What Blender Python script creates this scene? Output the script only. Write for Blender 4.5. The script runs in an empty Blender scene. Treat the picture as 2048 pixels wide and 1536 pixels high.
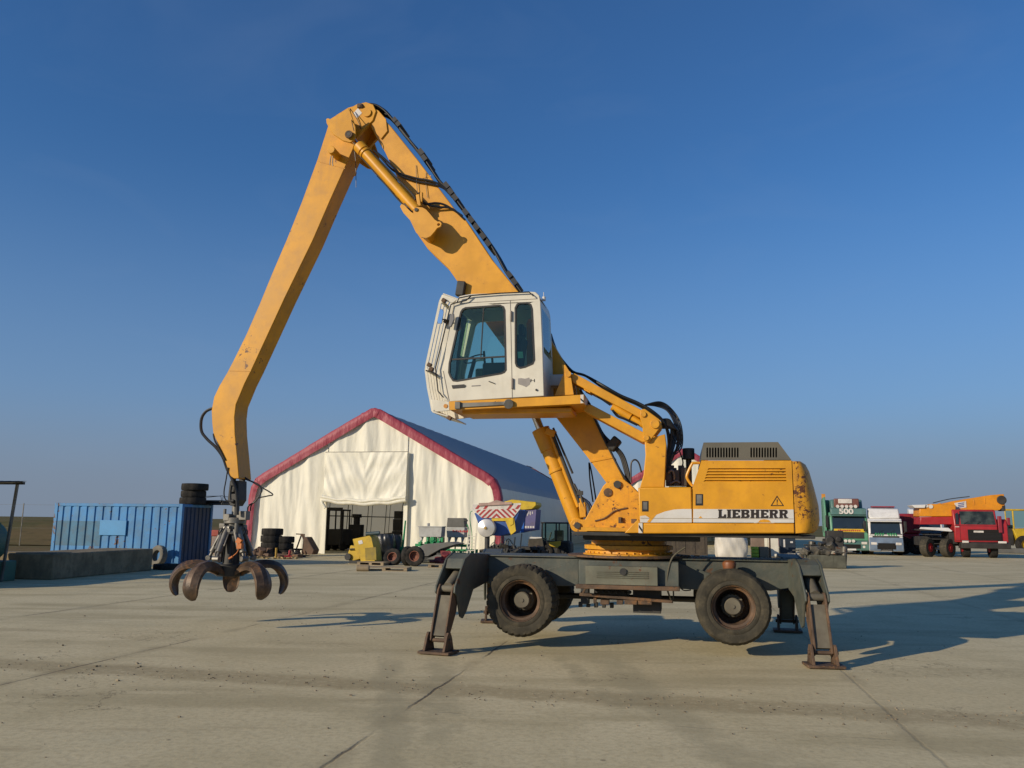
import bpy, bmesh, math, random
from mathutils import Vector, Matrix
from mathutils.geometry import tessellate_polygon
R = math.radians
SC = bpy.context.scene
rnd = random.Random(7)

# ------------------------------------------------------------------ camera
FPX = 1656.0                       # focal length in pixels of a 2048 px wide frame
CAMP = Vector((0, 0, 2.0))
PITCH = math.atan((1044 - 768) / FPX)
ROLL = 0.0118
_f = Vector((0, math.cos(PITCH), math.sin(PITCH)))
_u0 = Vector((0, -math.sin(PITCH), math.cos(PITCH)))
_r = (Vector((1, 0, 0)) * math.cos(ROLL) + _u0 * math.sin(ROLL)).normalized()
_u = _r.cross(_f).normalized()
cd = bpy.data.cameras.new('camera')
cam = bpy.data.objects.new('camera', cd)
SC.collection.objects.link(cam)
cd.sensor_width = 36
cd.lens = FPX / 2048 * 36
cd.clip_start = 0.1
cd.clip_end = 12000
m = Matrix.Identity(4)
for i in range(3):
    m[i][0] = _r[i]; m[i][1] = _u[i]; m[i][2] = -_f[i]; m[i][3] = CAMP[i]
cam.matrix_world = m
SC.camera = cam

# ------------------------------------------------------------------ sky and sun
SUN_EL, SUN_AZ = R(19.3), R(56)    # direction the light travels, azimuth from +Y towards +X
w = bpy.data.worlds.new('World'); SC.world = w; w.use_nodes = True
nt = w.node_tree; nt.nodes.clear()
sky = nt.nodes.new('ShaderNodeTexSky'); sky.sky_type = 'NISHITA'; sky.sun_disc = False
sky.sun_elevation = SUN_EL; sky.sun_rotation = SUN_AZ + math.pi
sky.air_density = 1.3; sky.dust_density = 0.5; sky.ozone_density = 10.0; sky.altitude = 0
bg = nt.nodes.new('ShaderNodeBackground'); bg.inputs[1].default_value = 0.113
wo = nt.nodes.new('ShaderNodeOutputWorld')
tcw = nt.nodes.new('ShaderNodeTexCoord'); sxw = nt.nodes.new('ShaderNodeSeparateXYZ'); nt.links.new(tcw.outputs['Generated'], sxw.inputs[0])
def wramp(a, b, hi):
    n = nt.nodes.new('ShaderNodeMapRange'); n.interpolation_type = 'SMOOTHSTEP'
    nt.links.new(sxw.outputs[2], n.inputs[0]); n.inputs[1].default_value = a; n.inputs[2].default_value = b
    n.inputs[3].default_value = hi; n.inputs[4].default_value = 0; return n.outputs[0]
def wmix(f, a, col):
    n = nt.nodes.new('ShaderNodeMix'); n.data_type = 'RGBA'
    nt.links.new(f, n.inputs[0]); nt.links.new(a, n.inputs[6]); n.inputs[7].default_value = (*col, 1); return n.outputs[2]
c1 = wmix(wramp(0.0, 0.42, 0.72), sky.outputs[0], (1.75, 2.55, 4.15))    # dusty air low over the plain
c1 = wmix(wramp(0.0, 0.15, 0.85), c1, (1.8, 2.2, 2.8))
mpw = nt.nodes.new('ShaderNodeMapping'); mpw.inputs['Scale'].default_value = (2.0, 2.0, 5.0); mpw.inputs['Rotation'].default_value = (0.3, 0.5, 0.2); nt.links.new(tcw.outputs['Generated'], mpw.inputs[0])
nzw = nt.nodes.new('ShaderNodeTexNoise'); nzw.inputs['Scale'].default_value = 2.2; nzw.inputs['Detail'].default_value = 7; nzw.inputs['Distortion'].default_value = 1.2; nt.links.new(mpw.outputs[0], nzw.inputs['Vector'])
rmw = nt.nodes.new('ShaderNodeMapRange'); nt.links.new(nzw.outputs['Fac'], rmw.inputs[0]); rmw.inputs[1].default_value = 0.5; rmw.inputs[2].default_value = 0.8; rmw.inputs[3].default_value = 0; rmw.inputs[4].default_value = 0.06
c1 = wmix(rmw.outputs[0], c1, (2.4, 3.1, 4.4))                          # very thin high cloud
nt.links.new(c1, bg.inputs[0]); nt.links.new(bg.outputs[0], wo.inputs[0])
ld = bpy.data.lights.new('sun', 'SUN'); ld.energy = 4.15; ld.angle = R(0.5); ld.color = (1.0, 0.86, 0.66)
sun = bpy.data.objects.new('sun', ld); SC.collection.objects.link(sun)
dv = Vector((math.sin(SUN_AZ) * math.cos(SUN_EL), math.cos(SUN_AZ) * math.cos(SUN_EL), -math.sin(SUN_EL)))
sun.rotation_euler = dv.to_track_quat('-Z', 'Y').to_euler(); sun.location = (-10, -10, 12)
SC.view_settings.view_transform = 'Standard'; SC.view_settings.look = 'None'
SC.view_settings.exposure = 0.0; SC.view_settings.gamma = 1

# ------------------------------------------------------------------ pixel helpers (2048 x 1536 photo pixels to places in the yard)
def ray(px, py):
    return (_f * FPX + _r * (px - 1024) - _u * (py - 768)).normalized()
def G(px, py, z=0.0):
    d = ray(px, py); t = (z - CAMP.z) / d.z
    return CAMP + d * t
def AT(px, py, Y):
    d = ray(px, py); return CAMP + d * (Y / d.y)
class Frame:
    def __init__(s, o, yaw):        # local x = along, local y = away from the camera
        s.o = Vector(o); s.yaw = yaw
        s.x = Vector((math.cos(yaw), math.sin(yaw), 0)); s.y = Vector((-math.sin(yaw), math.cos(yaw), 0))
    def pl(s, px, py, v=0.0):       # local (x, z) where the ray meets the plane local y = v
        d = ray(px, py); t = ((s.o + s.y * v - CAMP).dot(s.y)) / d.dot(s.y)
        p = CAMP + d * t - s.o
        return (p.dot(s.x), p.z)
    def p3(s, px, py, v=0.0):
        a = s.pl(px, py, v); return Vector((a[0], v, a[1]))

# ------------------------------------------------------------------ mesh helpers
def V(*a): return Vector(a)
class MB:
    def __init__(s): s.v = []; s.f = []
    def add(s, vs, fs, M=None):
        n = len(s.v)
        for p in vs:
            p = Vector(p)
            s.v.append(M @ p if M is not None else p)
        for f in fs: s.f.append([i + n for i in f])
        return s
    def box(s, x0, x1, y0, y1, z0, z1, M=None):
        vs = [(x, y, z) for x in (x0, x1) for y in (y0, y1) for z in (z0, z1)]
        return s.add(vs, [(0,1,3,2),(4,6,7,5),(0,4,5,1),(2,3,7,6),(0,2,6,4),(1,5,7,3)], M)
    def cbox(s, c, d, rot=None):
        M = Matrix.Translation(Vector(c)) @ (rot.to_4x4() if rot is not None else Matrix.Identity(4))
        return s.box(-d[0]/2, d[0]/2, -d[1]/2, d[1]/2, -d[2]/2, d[2]/2, M)
    def beam(s, a, b, w, h, up=(0,0,1)):     # box from a to b, w across, h along up
        a = Vector(a); b = Vector(b); d = (b - a); L = d.length; d = d.normalized()
        sd = d.cross(Vector(up))
        if sd.length < 1e-5: sd = d.cross(Vector((0,1,0)))
        sd.normalize(); up2 = sd.cross(d)
        M = Matrix.Identity(4)
        for i in range(3): M[i][0] = d[i]; M[i][1] = sd[i]; M[i][2] = up2[i]; M[i][3] = a[i]
        return s.box(0, L, -w/2, w/2, -h/2, h/2, M)
    def prism(s, poly, y0, y1, holes=(), axes='xz', M=None):
        loops = [list(poly)] + [list(h) for h in holes]
        def P(a, e):
            return {'xz': (a[0], e, a[1]), 'xy': (a[0], a[1], e), 'yz': (e, a[0], a[1])}[axes]
        flat = [p for l in loops for p in l]; n = len(flat)
        tri = tessellate_polygon([[Vector((p[0], p[1], 0)) for p in l] for l in loops])
        vs = [P(p, y0) for p in flat] + [P(p, y1) for p in flat]
        if len(loops) == 1:
            fs = [list(range(n)), list(range(2*n-1, n-1, -1))] if _convex(loops[0]) else [list(t) for t in tri] + [[i+n for i in t] for t in tri]
        else:
            fs = [list(t) for t in tri] + [[i+n for i in t] for t in tri]
        k = 0
        for l in loops:
            m_ = len(l)
            for i in range(m_):
                a, b = k+i, k+(i+1) % m_
                fs.append([a, b, b+n, a+n])
            k += m_
        return s.add(vs, fs, M)
    def cyl(s, a, b, r0, r1=None, n=16, caps=True):
        r1 = r0 if r1 is None else r1
        a = Vector(a); b = Vector(b); d = (b-a).normalized()
        t = d.orthogonal().normalized(); q = d.cross(t)
        vs = []
        for c, r in ((a, r0), (b, r1)):
            for i in range(n):
                an = 2*math.pi*i/n; vs.append(c + t*math.cos(an)*r + q*math.sin(an)*r)
        fs = [[i, (i+1) % n, n+(i+1) % n, n+i] for i in range(n)]
        if caps: fs += [list(range(n)), list(range(2*n-1, n-1, -1))]
        return s.add(vs, fs)
    def tube(s, pts, r, n=8, k=6, closed=False):
        pts = [Vector(p) for p in pts]
        if len(pts) > 2 and k > 1:
            q = []
            for i in range(len(pts)-1):
                p0 = pts[max(i-1, 0)]; p1 = pts[i]; p2 = pts[i+1]; p3 = pts[min(i+2, len(pts)-1)]
                for j in range(k):
                    t = j/k
                    q.append(0.5*((2*p1)+(p2-p0)*t+(2*p0-5*p1+4*p2-p3)*t*t+(3*p1-p0-3*p2+p3)*t**3))
            q.append(pts[-1]); pts = q
        vs = []; fs = []; N = len(pts); t = None
        for i, p in enumerate(pts):
            d = (pts[min(i+1, N-1)] - pts[max(i-1, 0)])
            if d.length < 1e-9: d = Vector((0,0,1))
            d.normalize()
            if t is None: t = d.orthogonal().normalized()
            t = (t - d*t.dot(d));
            if t.length < 1e-6: t = d.orthogonal()
            t.normalize(); q = d.cross(t)
            for j in range(n):
                an = 2*math.pi*j/n; vs.append(p + t*math.cos(an)*r + q*math.sin(an)*r)
        for i in range(N-1):
            for j in range(n):
                a = i*n+j; b = i*n+(j+1) % n
                fs.append([a, b, b+n, a+n])
        fs += [list(range(n)), list(range((N-1)*n, N*n))[::-1]]
        return s.add(vs, fs)
    def lathe(s, prof, c=(0,0,0), axis='y', n=32, rmod=None, M=None):  # prof: (radius, along)
        vs = []; fs = []; c = Vector(c); m_ = len(prof)
        for i in range(n):
            an = 2*math.pi*i/n
            for j, (r, a) in enumerate(prof):
                if rmod: r = rmod(i, j, r)
                x, z = r*math.cos(an), r*math.sin(an)
                p = {'y': (x, a, z), 'z': (x, z, a), 'x': (a, x, z)}[axis]
                vs.append(c + Vector(p))
        for i in range(n):
            for j in range(m_-1):
                a = i*m_+j; b = ((i+1) % n)*m_+j
                fs.append([a, b, b+1, a+1])
        return s.add(vs, fs, M)
    def grid(s, fn, nu, nv):
        vs = [fn(i/nu, j/nv) for i in range(nu+1) for j in range(nv+1)]
        fs = [[i*(nv+1)+j, (i+1)*(nv+1)+j, (i+1)*(nv+1)+j+1, i*(nv+1)+j+1] for i in range(nu) for j in range(nv)]
        return s.add(vs, fs)
    def build(s, name, mat, parent=None, bevel=0.0, smooth=30, split=False, seg=2):
        if split:                    # every loose piece becomes an object of its own
            par = list(range(len(s.v)))
            def fd(a):
                while par[a] != a: par[a] = par[par[a]]; a = par[a]
                return a
            for f in s.f:
                r0 = fd(f[0])
                for i in f[1:]: par[fd(i)] = r0
            gr_ = {}
            for f in s.f: gr_.setdefault(fd(f[0]), []).append(f)
            o = None
            for r0, fs in gr_.items():
                ids = sorted({i for f in fs for i in f}); mp = {a: b for b, a in enumerate(ids)}
                q_ = MB(); q_.v = [s.v[i] for i in ids]; q_.f = [[mp[i] for i in f] for f in fs]
                o = q_.build(name, mat, parent, bevel, smooth)
            return o
        me = bpy.data.meshes.new(name)
        me.from_pydata([tuple(v) for v in s.v], [], s.f)
        bm = bmesh.new(); bm.from_mesh(me)
        bmesh.ops.remove_doubles(bm, verts=bm.verts, dist=1e-6)
        bmesh.ops.recalc_face_normals(bm, faces=bm.faces)
        bm.to_mesh(me); bm.free()
        me.materials.append(mat)
        if smooth:
            for p in me.polygons: p.use_smooth = True
            me.set_sharp_from_angle(angle=R(smooth))
        o = bpy.data.objects.new(name, me); SC.collection.objects.link(o)
        if parent is not None: o.parent = parent
        if bevel:
            b = o.modifiers.new('bevel', 'BEVEL'); b.width = bevel; b.segments = seg; b.limit_method = 'ANGLE'; b.angle_limit = R(40)
            b.harden_normals = False
        return o
def _convex(p):
    sg = 0; n = len(p)
    for i in range(n):
        a, b, c = p[i], p[(i+1) % n], p[(i+2) % n]
        cr = (b[0]-a[0])*(c[1]-b[1])-(b[1]-a[1])*(c[0]-b[0])
        if abs(cr) < 1e-9: continue
        if sg == 0: sg = 1 if cr > 0 else -1
        elif sg*cr < 0: return False
    return True
def tag(o, label, cat, group=None):
    o['label'] = label; o['category'] = cat
    if group: o['group'] = group
    return o
def thing(name, label, cat, loc=(0,0,0), yaw=0.0, group=None):
    o = bpy.data.objects.new(name, None); SC.collection.objects.link(o)
    o.location = loc; o.rotation_euler = (0, 0, yaw); o.empty_display_size = 0.3
    return tag(o, label, cat, group)
def struct(o, kind='structure'):
    o['kind'] = kind; return o
def kids(o): return [c for c in bpy.data.objects if c.parent == o]
def dup(root, loc, yaw=0.0, label=None, scale=None, rot=None):
    r = root.copy(); SC.collection.objects.link(r); r.location = loc
    r.rotation_euler = rot if rot is not None else (0, 0, yaw)
    if scale: r.scale = (scale,)*3
    if label: r['label'] = label
    for ch in kids(root):
        c = ch.copy(); SC.collection.objects.link(c); c.parent = r
        for g in kids(ch):
            d = g.copy(); SC.collection.objects.link(d); d.parent = c
    return r
def circ(c, r, n=20, a0=0, a1=360):
    return [(c[0]+r*math.cos(R(a0+(a1-a0)*i/n)), c[1]+r*math.sin(R(a0+(a1-a0)*i/n))) for i in range(n if abs(a1-a0) == 360 else n+1)]
def text_mesh(body, size, name, mat, parent, M, ext=0.004, off=0.0, sx=1.0):
    cu = bpy.data.curves.new(name, 'FONT'); cu.body = body; cu.size = size; cu.extrude = ext; cu.offset = off
    cu.align_x = 'CENTER'; cu.align_y = 'CENTER'
    t = bpy.data.objects.new(name, cu); SC.collection.objects.link(t)
    bpy.context.view_layer.update()
    me = bpy.data.meshes.new_from_object(t.evaluated_get(bpy.context.evaluated_depsgraph_get()))
    bpy.data.objects.remove(t)
    me.transform(M @ Matrix.Diagonal((sx, 1, 1, 1))); me.materials.clear(); me.materials.append(mat)
    o = bpy.data.objects.new(name, me); SC.collection.objects.link(o); o.parent = parent
    return o

# ------------------------------------------------------------------ materials
class S:                                         # tiny wrapper so node maths can be written as expressions
    def __init__(s, t, k): s.t = t; s.k = k
    def _m(s, op, b=None, c=None, clamp=False):
        n = s.t.nodes.new('ShaderNodeMath'); n.operation = op; n.use_clamp = clamp
        for i, q in enumerate((s, b, c)):
            if q is None: continue
            if isinstance(q, S): s.t.links.new(q.k, n.inputs[i])
            else: n.inputs[i].default_value = q
        return S(s.t, n.outputs[0])
    def __add__(s, b): return s._m('ADD', b)
    def __sub__(s, b): return s._m('SUBTRACT', b)
    def __mul__(s, b): return s._m('MULTIPLY', b)
    def __truediv__(s, b): return s._m('DIVIDE', b)
    def abs(s): return s._m('ABSOLUTE')
    def mod(s, b): return s._m('FLOORED_MODULO', b)
    def max(s, b): return s._m('MAXIMUM', b)
    def min(s, b): return s._m('MINIMUM', b)
    def sin(s): return s._m('SINE')
    def clamp(s): return s._m('ADD', 0.0, clamp=True)
    def step(s, a, b):                           # smooth ramp: 0 at a, 1 at b
        n = s.t.nodes.new('ShaderNodeMapRange'); n.interpolation_type = 'SMOOTHSTEP'
        s.t.links.new(s.k, n.inputs[0]); n.inputs[1].default_value = a; n.inputs[2].default_value = b
        n.inputs[3].default_value = 0; n.inputs[4].default_value = 1
        if a > b:
            n.inputs[1].default_value = b; n.inputs[2].default_value = a; n.inputs[3].default_value = 1; n.inputs[4].default_value = 0
        return S(s.t, n.outputs[0])
def coords(t, kind='Object'):
    n = t.nodes.new('ShaderNodeTexCoord') if kind != 'World' else t.nodes.new('ShaderNodeNewGeometry')
    return n.outputs[kind if kind != 'World' else 'Position']
def noise(t, co, sc, det=4, rough=0.55, stretch=None, col=False):
    if stretch:
        mp = t.nodes.new('ShaderNodeMapping'); mp.inputs['Scale'].default_value = stretch
        t.links.new(co, mp.inputs[0]); co = mp.outputs[0]
    n = t.nodes.new('ShaderNodeTexNoise'); n.inputs['Scale'].default_value = sc; n.inputs['Detail'].default_value = det
    n.inputs['Roughness'].default_value = rough
    t.links.new(co, n.inputs['Vector'])
    return S(t, n.outputs['Color' if col else 'Fac'])
def mixc(t, fac, a, b):
    n = t.nodes.new('ShaderNodeMix'); n.data_type = 'RGBA'
    if isinstance(fac, S): t.links.new(fac.k, n.inputs[0])
    else: n.inputs[0].default_value = fac
    for i, q in ((6, a), (7, b)):
        if isinstance(q, S): t.links.new(q.k, n.inputs[i])
        else: n.inputs[i].default_value = (*q, 1)
    return S(t, n.outputs[2])
_mc = {}
def base(name):
    m_ = bpy.data.materials.new(name); m_.use_nodes = True; t = m_.node_tree
    return m_, t, t.nodes['Principled BSDF']
def paint(name, col, rough=0.45, metal=0.0, var=0.12, dirt=0.0, dirtc=(0.12,0.09,0.06), rust=0.0, rustc=(0.11,0.04,0.015), sc=1.0, streak=0.0, bump=0.0, spec=0.5):
    if name in _mc: return _mc[name]
    m_, t, b = base(name); co = coords(t)
    n1 = noise(t, co, 1.7*sc, 5)
    dark = tuple(c*(1-2.2*var) for c in col); light = tuple(min(1, c*(1+1.2*var)) for c in col)
    c = mixc(t, n1.step(0.3, 0.7), dark, light)
    if streak:
        n4 = noise(t, co, 6*sc, 4, 0.6, (1, 1, 0.12))
        c = mixc(t, n4.step(0.5, 0.75) * streak, c, dirtc)
    if dirt:
        n2 = noise(t, co, 4.5*sc, 8, 0.65)
        c = mixc(t, n2.step(0.42, 0.72) * dirt, c, dirtc)
    if rust:
        n3 = noise(t, co, 7*sc, 10, 0.7); n5 = noise(t, co, 1.3*sc, 2)
        thr = n3 + n5*0.6
        c = mixc(t, thr.step(1.02-0.3*rust, 1.08-0.3*rust), c, rustc)
    t.links.new(c.k, b.inputs['Base Color'])
    rr = n1*0.25 + (rough-0.12)
    t.links.new(rr.k, b.inputs['Roughness']); b.inputs['Metallic'].default_value = metal
    b.inputs['Specular IOR Level'].default_value = spec
    if bump:
        bn = t.nodes.new('ShaderNodeBump'); bn.inputs['Strength'].default_value = bump; bn.inputs['Distance'].default_value = 0.01
        t.links.new(noise(t, co, 25*sc, 5).k, bn.inputs['Height']); t.links.new(bn.outputs[0], b.inputs['Normal'])
    _mc[name] = m_; return m_
def glass(name, tint=(0.45,0.62,0.58), gl=0.25):
    if name in _mc: return _mc[name]
    m_ = bpy.data.materials.new(name); m_.use_nodes = True; t = m_.node_tree; t.nodes.clear()
    o = t.nodes.new('ShaderNodeOutputMaterial'); a = t.nodes.new('ShaderNodeBsdfTransparent'); g = t.nodes.new('ShaderNodeBsdfGlossy')
    a.inputs[0].default_value = (*tint, 1); g.inputs['Roughness'].default_value = 0.03; g.inputs[0].default_value = (0.9, 0.95, 0.95, 1)
    fr = t.nodes.new('ShaderNodeFresnel'); fr.inputs[0].default_value = 1.45
    k = S(t, fr.outputs[0]) + gl*0.2
    mx = t.nodes.new('ShaderNodeMixShader'); t.links.new(k.k, mx.inputs[0]); t.links.new(a.outputs[0], mx.inputs[1]); t.links.new(g.outputs[0], mx.inputs[2])
    t.links.new(mx.outputs[0], o.inputs[0]); _mc[name] = m_; return m_
def cloth(name, col, trans=0.35, dirtc=(0.35,0.32,0.26), fold=0.0):
    if name in _mc: return _mc[name]
    m_, t, b = base(name); co = coords(t)
    n1 = noise(t, co, 0.8, 5); n2 = noise(t, co, 2.2, 6, 0.6, (1, 1, 0.25))
    c = mixc(t, n1.step(0.35, 0.75)*0.25, col, tuple(x*0.8 for x in col))
    c = mixc(t, n2.step(0.5, 0.8)*0.35, c, dirtc)
    t.links.new(c.k, b.inputs['Base Color']); b.inputs['Roughness'].default_value = 0.55
    tr = t.nodes.new('ShaderNodeBsdfTranslucent'); t.links.new(c.k, tr.inputs[0])
    mx = t.nodes.new('ShaderNodeMixShader'); mx.inputs[0].default_value = trans
    out = t.nodes['Material Output']
    t.links.new(b.outputs[0], mx.inputs[1]); t.links.new(tr.outputs[0], mx.inputs[2]); t.links.new(mx.outputs[0], out.inputs[0])
    if fold:
        bn = t.nodes.new('ShaderNodeBump'); bn.inputs['Strength'].default_value = fold; bn.inputs['Distance'].default_value = 0.08
        t.links.new(noise(t, co, 3, 4, 0.5, (1, 1, 0.3)).k, bn.inputs['Height']); t.links.new(bn.outputs[0], b.inputs['Normal'])
    _mc[name] = m_; return m_

YEL = (0.68, 0.315, 0.012)
M_yel = paint('yellow_paint', YEL, 0.42, var=0.06, dirt=0.4, dirtc=(0.46,0.2,0.02), rust=0.06, streak=0.25, sc=1.2)
M_yelr = paint('worn_yellow_paint', YEL, 0.5, var=0.07, dirt=0.4, dirtc=(0.36,0.15,0.03), rust=0.42, streak=0.45, sc=2.3)
M_yels = paint('stick_yellow_paint', (0.65,0.30,0.008), 0.45, var=0.07, dirt=0.5, dirtc=(0.42,0.2,0.03), rust=0.22, streak=0.35, sc=1.1, spec=0.35)
M_white = paint('cab_white_paint', (0.67,0.63,0.515), 0.35, var=0.04, dirt=0.2, dirtc=(0.4,0.35,0.26), streak=0.15)
M_frame = paint('chassis_grey_paint', (0.075,0.085,0.07), 0.6, var=0.15, dirt=0.5, dirtc=(0.15,0.13,0.09), rust=0.3, rustc=(0.09,0.045,0.02), bump=0.3)
M_rust = paint('rusty_steel', (0.115,0.068,0.038), 0.75, var=0.25, dirt=0.6, dirtc=(0.055,0.04,0.027), rust=0.5, rustc=(0.17,0.085,0.035), bump=0.5, sc=2)
M_claw = paint('worn_claw_steel', (0.135,0.085,0.05), 0.5, metal=0.25, var=0.3, dirt=0.8, dirtc=(0.035,0.025,0.017), rust=0.45, rustc=(0.19,0.095,0.04), bump=0.4, sc=2)
M_black = paint('black_rubber_hose', (0.012,0.012,0.012), 0.45, var=0.1)
M_dark = paint('dark_steel', (0.03,0.03,0.028), 0.6, var=0.2, dirt=0.5, dirtc=(0.07,0.06,0.045))
M_tyre = paint('dusty_tyre', (0.05,0.045,0.033), 0.9, var=0.15, dirt=0.7, dirtc=(0.11,0.092,0.06), bump=0.6, sc=1.4, spec=0.2)
M_tyred = paint('old_tyre', (0.022,0.021,0.019), 0.9, var=0.2, dirt=0.6, dirtc=(0.06,0.052,0.042), bump=0.4, spec=0.2)
M_hub = paint('dusty_hub', (0.14,0.125,0.09), 0.8, var=0.15, dirt=0.5, dirtc=(0.08,0.06,0.04), rust=0.3)
M_chrome = paint('chrome_rod', (0.65,0.65,0.66), 0.2, metal=1.0, var=0.03)
M_gmet = paint('grey_cylinder_steel', (0.19,0.18,0.155), 0.45, metal=0.4, var=0.15, dirt=0.5, dirtc=(0.06,0.05,0.04))
M_hood = paint('grey_hood_paint', (0.125,0.115,0.085), 0.5, var=0.06, dirt=0.25)
M_glass = glass('cab_glass', (0.80,0.93,0.84), 0.0)
M_blackp = paint('black_plastic', (0.012,0.012,0.012), 0.5)
M_void = paint('dark_opening', (0.006,0.005,0.004), 0.9)
M_whitep = paint('white_sticker', (0.62,0.6,0.56), 0.5, var=0.04, dirt=0.3, dirtc=(0.45,0.36,0.2))
M_letter = paint('brown_black_lettering', (0.022,0.014,0.01), 0.55, var=0.1)

# ------------------------------------------------------------------ ground
def concrete():
    m_, t, b = base('yard_concrete'); co = coords(t, 'World')
    sx = t.nodes.new('ShaderNodeSeparateXYZ'); t.links.new(co, sx.inputs[0])
    X, Y = S(t, sx.outputs[0]), S(t, sx.outputs[1])
    th = R(11.5); c_, s_ = math.cos(th), math.sin(th)
    wob = noise(t, co, 0.9, 3) - 0.5; wob2 = noise(t, co, 6, 3) - 0.5
    U = X*c_ - Y*s_ + wob*0.10 + wob2*0.05
    W = X*s_ + Y*c_ + wob*0.14 + wob2*0.05
    big = noise(t, co, 0.16, 4); mid = noise(t, co, 0.9, 6, 0.6); fine = noise(t, co, 14, 6, 0.7); strk = noise(t, co, 0.7, 5, 0.6, (0.22, 1, 1))
    c = mixc(t, big.step(0.3, 0.7), (0.57,0.48,0.275), (0.66,0.565,0.34))
    c = mixc(t, mid.step(0.4, 0.75)*0.55, c, (0.44,0.37,0.20))
    c = mixc(t, strk.step(0.5, 0.66)*0.6, c, (0.39,0.325,0.175))
    c = mixc(t, noise(t, co, 0.45, 6, 0.65).step(0.55, 0.75)*0.35, c, (0.70,0.63,0.42))
    c = mixc(t, fine.step(0.4, 0.7)*0.4, c, (0.30,0.24,0.13))
    st2 = noise(t, co, 1.6, 6, 0.65, (0.16, 1, 1))
    c = mixc(t, st2.step(0.58, 0.7)*0.45, c, (0.33,0.265,0.145))
    grn = noise(t, co, 60, 3, 0.6)
    c = mixc(t, grn.step(0.55, 0.7)*0.22, c, (0.22,0.18,0.1))
    # slab joints
    ju = ((U - JU + 2.55).mod(5.1) - 2.55).abs()
    patch = noise(t, co, 0.35, 2).step(0.42, 0.56)
    jl = (ju + (fine - 0.5)*0.05).step(0.03, 0.006) * patch
    jd = ju.step(0.22, 0.03) * noise(t, co, 1.1, 3).step(0.35, 0.65)
    jl = jl * (U.step(0.0, 1.2)*-0.72 + 1.0)
    jw = ((W - 8.9 + 3.0).mod(6.0) - 3.0).abs()
    jl = jl.max(jw.step(0.035, 0.01) * noise(t, co, 0.5, 2).step(0.54, 0.66) * 0.5)
    c = mixc(t, jd*0.35, c, (0.25,0.2,0.11))
    # trodden dirt band across the slabs with gravel
    bw = (W - 10.1 + X*0.02 + wob*0.4).abs()
    grit = noise(t, co, 9, 6, 0.75)
    band = bw.step(0.5, 0.2) * grit.step(0.28, 0.52) * noise(t, co, 0.6, 3).step(0.2, 0.4)
    c = mixc(t, band*0.6, c, (0.30,0.235,0.12))
    bw2 = (W - 13.1 + wob*0.5).abs()
    band2 = bw2.step(0.5, 0.1) * grit.step(0.4, 0.6) * noise(t, co, 0.4, 3).step(0.45, 0.6)
    c = mixc(t, band2*0.5, c, (0.33,0.265,0.14))
    # damp tyre tracks sweeping under the machine
    tr = None
    for (x0, k1, k2, y0, wd, lo, hi) in ((-1.35, -0.14, 0.0, 10, 0.22, 6.5, 13.5), (-0.8, -0.085, 0.0, 10, 0.22, 7.5, 13.5), (1.65, -0.1, 0.012, 9.9, 0.34, 3, 13.8), (0.95, -0.13, 0.01, 11.5, 0.18, 9, 13.8), (2.3, -0.2, 0.0, 7.5, 0.5, 5, 8.6)):
        dy = Y - y0
        d = (X - x0 - dy*k1 - dy*dy*k2 + wob*0.6 + wob2*0.3).abs().step(wd*1.25, wd*0.35)
        d = d * Y.step(hi, hi-1.5) * Y.step(lo, lo+1) * noise(t, co, 1.3, 4).step(0.3, 0.52)
        tr = d if tr is None else tr.max(d)
    c = mixc(t, tr*0.5, c, (0.33,0.285,0.165))
    c = mixc(t, jl*0.8, c, (0.08,0.06,0.04))
    cr = noise(t, co, 0.55, 8, 0.62)
    crk = (cr - 0.5).abs().step(0.006, 0.0015) * noise(t, co, 0.25, 2).step(0.56, 0.64)
    c = mixc(t, crk*0.6, c, (0.12,0.09,0.05))
    spk = t.nodes.new('ShaderNodeTexVoronoi'); spk.inputs['Scale'].default_value = 2.6; t.links.new(co, spk.inputs['Vector'])
    sp = S(t, spk.outputs['Distance']).step(0.085, 0.05) * noise(t, co, 0.8, 2).step(0.5, 0.6)
    c = mixc(t, sp*0.7, c, (0.1,0.08,0.06))
    t.links.new(c.k, b.inputs['Base Color']); b.inputs['Roughness'].default_value = 0.85; b.inputs['Specular IOR Level'].default_value = 0.25
    bn = t.nodes.new('ShaderNodeBump'); bn.inputs['Strength'].default_value = 0.35; bn.inputs['Distance'].default_value = 0.02
    h = fine*0.5 + mid*0.8 + grit*0.25 - jl*1.5
    t.links.new(h.k, bn.inputs['Height']); t.links.new(bn.outputs[0], b.inputs['Normal'])
    return m_
JU = -2.93
M_conc = concrete()
def soil():
    m_, t, b = base('field_soil'); co = coords(t, 'World')
    a = noise(t, co, 0.05, 5); f = noise(t, co, 0.9, 6, 0.7)
    c = mixc(t, a.step(0.4, 0.6), (0.10,0.10,0.03), (0.17,0.12,0.05))
    c = mixc(t, f.step(0.45, 0.7)*0.5, c, (0.06,0.055,0.02))
    t.links.new(c.k, b.inputs['Base Color']); b.inputs['Roughness'].default_value = 1
    b.inputs['Specular IOR Level'].default_value = 0.1
    return m_
gb = MB(); gb.box(-4000, 4000, -300, 5000, -0.6, -0.06)
struct(gb.build('field', soil(), smooth=0))
yb = MB(); yb.prism([(-70,-20),(70,-20),(120,150),(-12,150),(-17,44),(-70,44)], -0.05, 0.0, axes='xy')
struct(yb.build('concrete_yard', M_conc, smooth=0))
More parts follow.
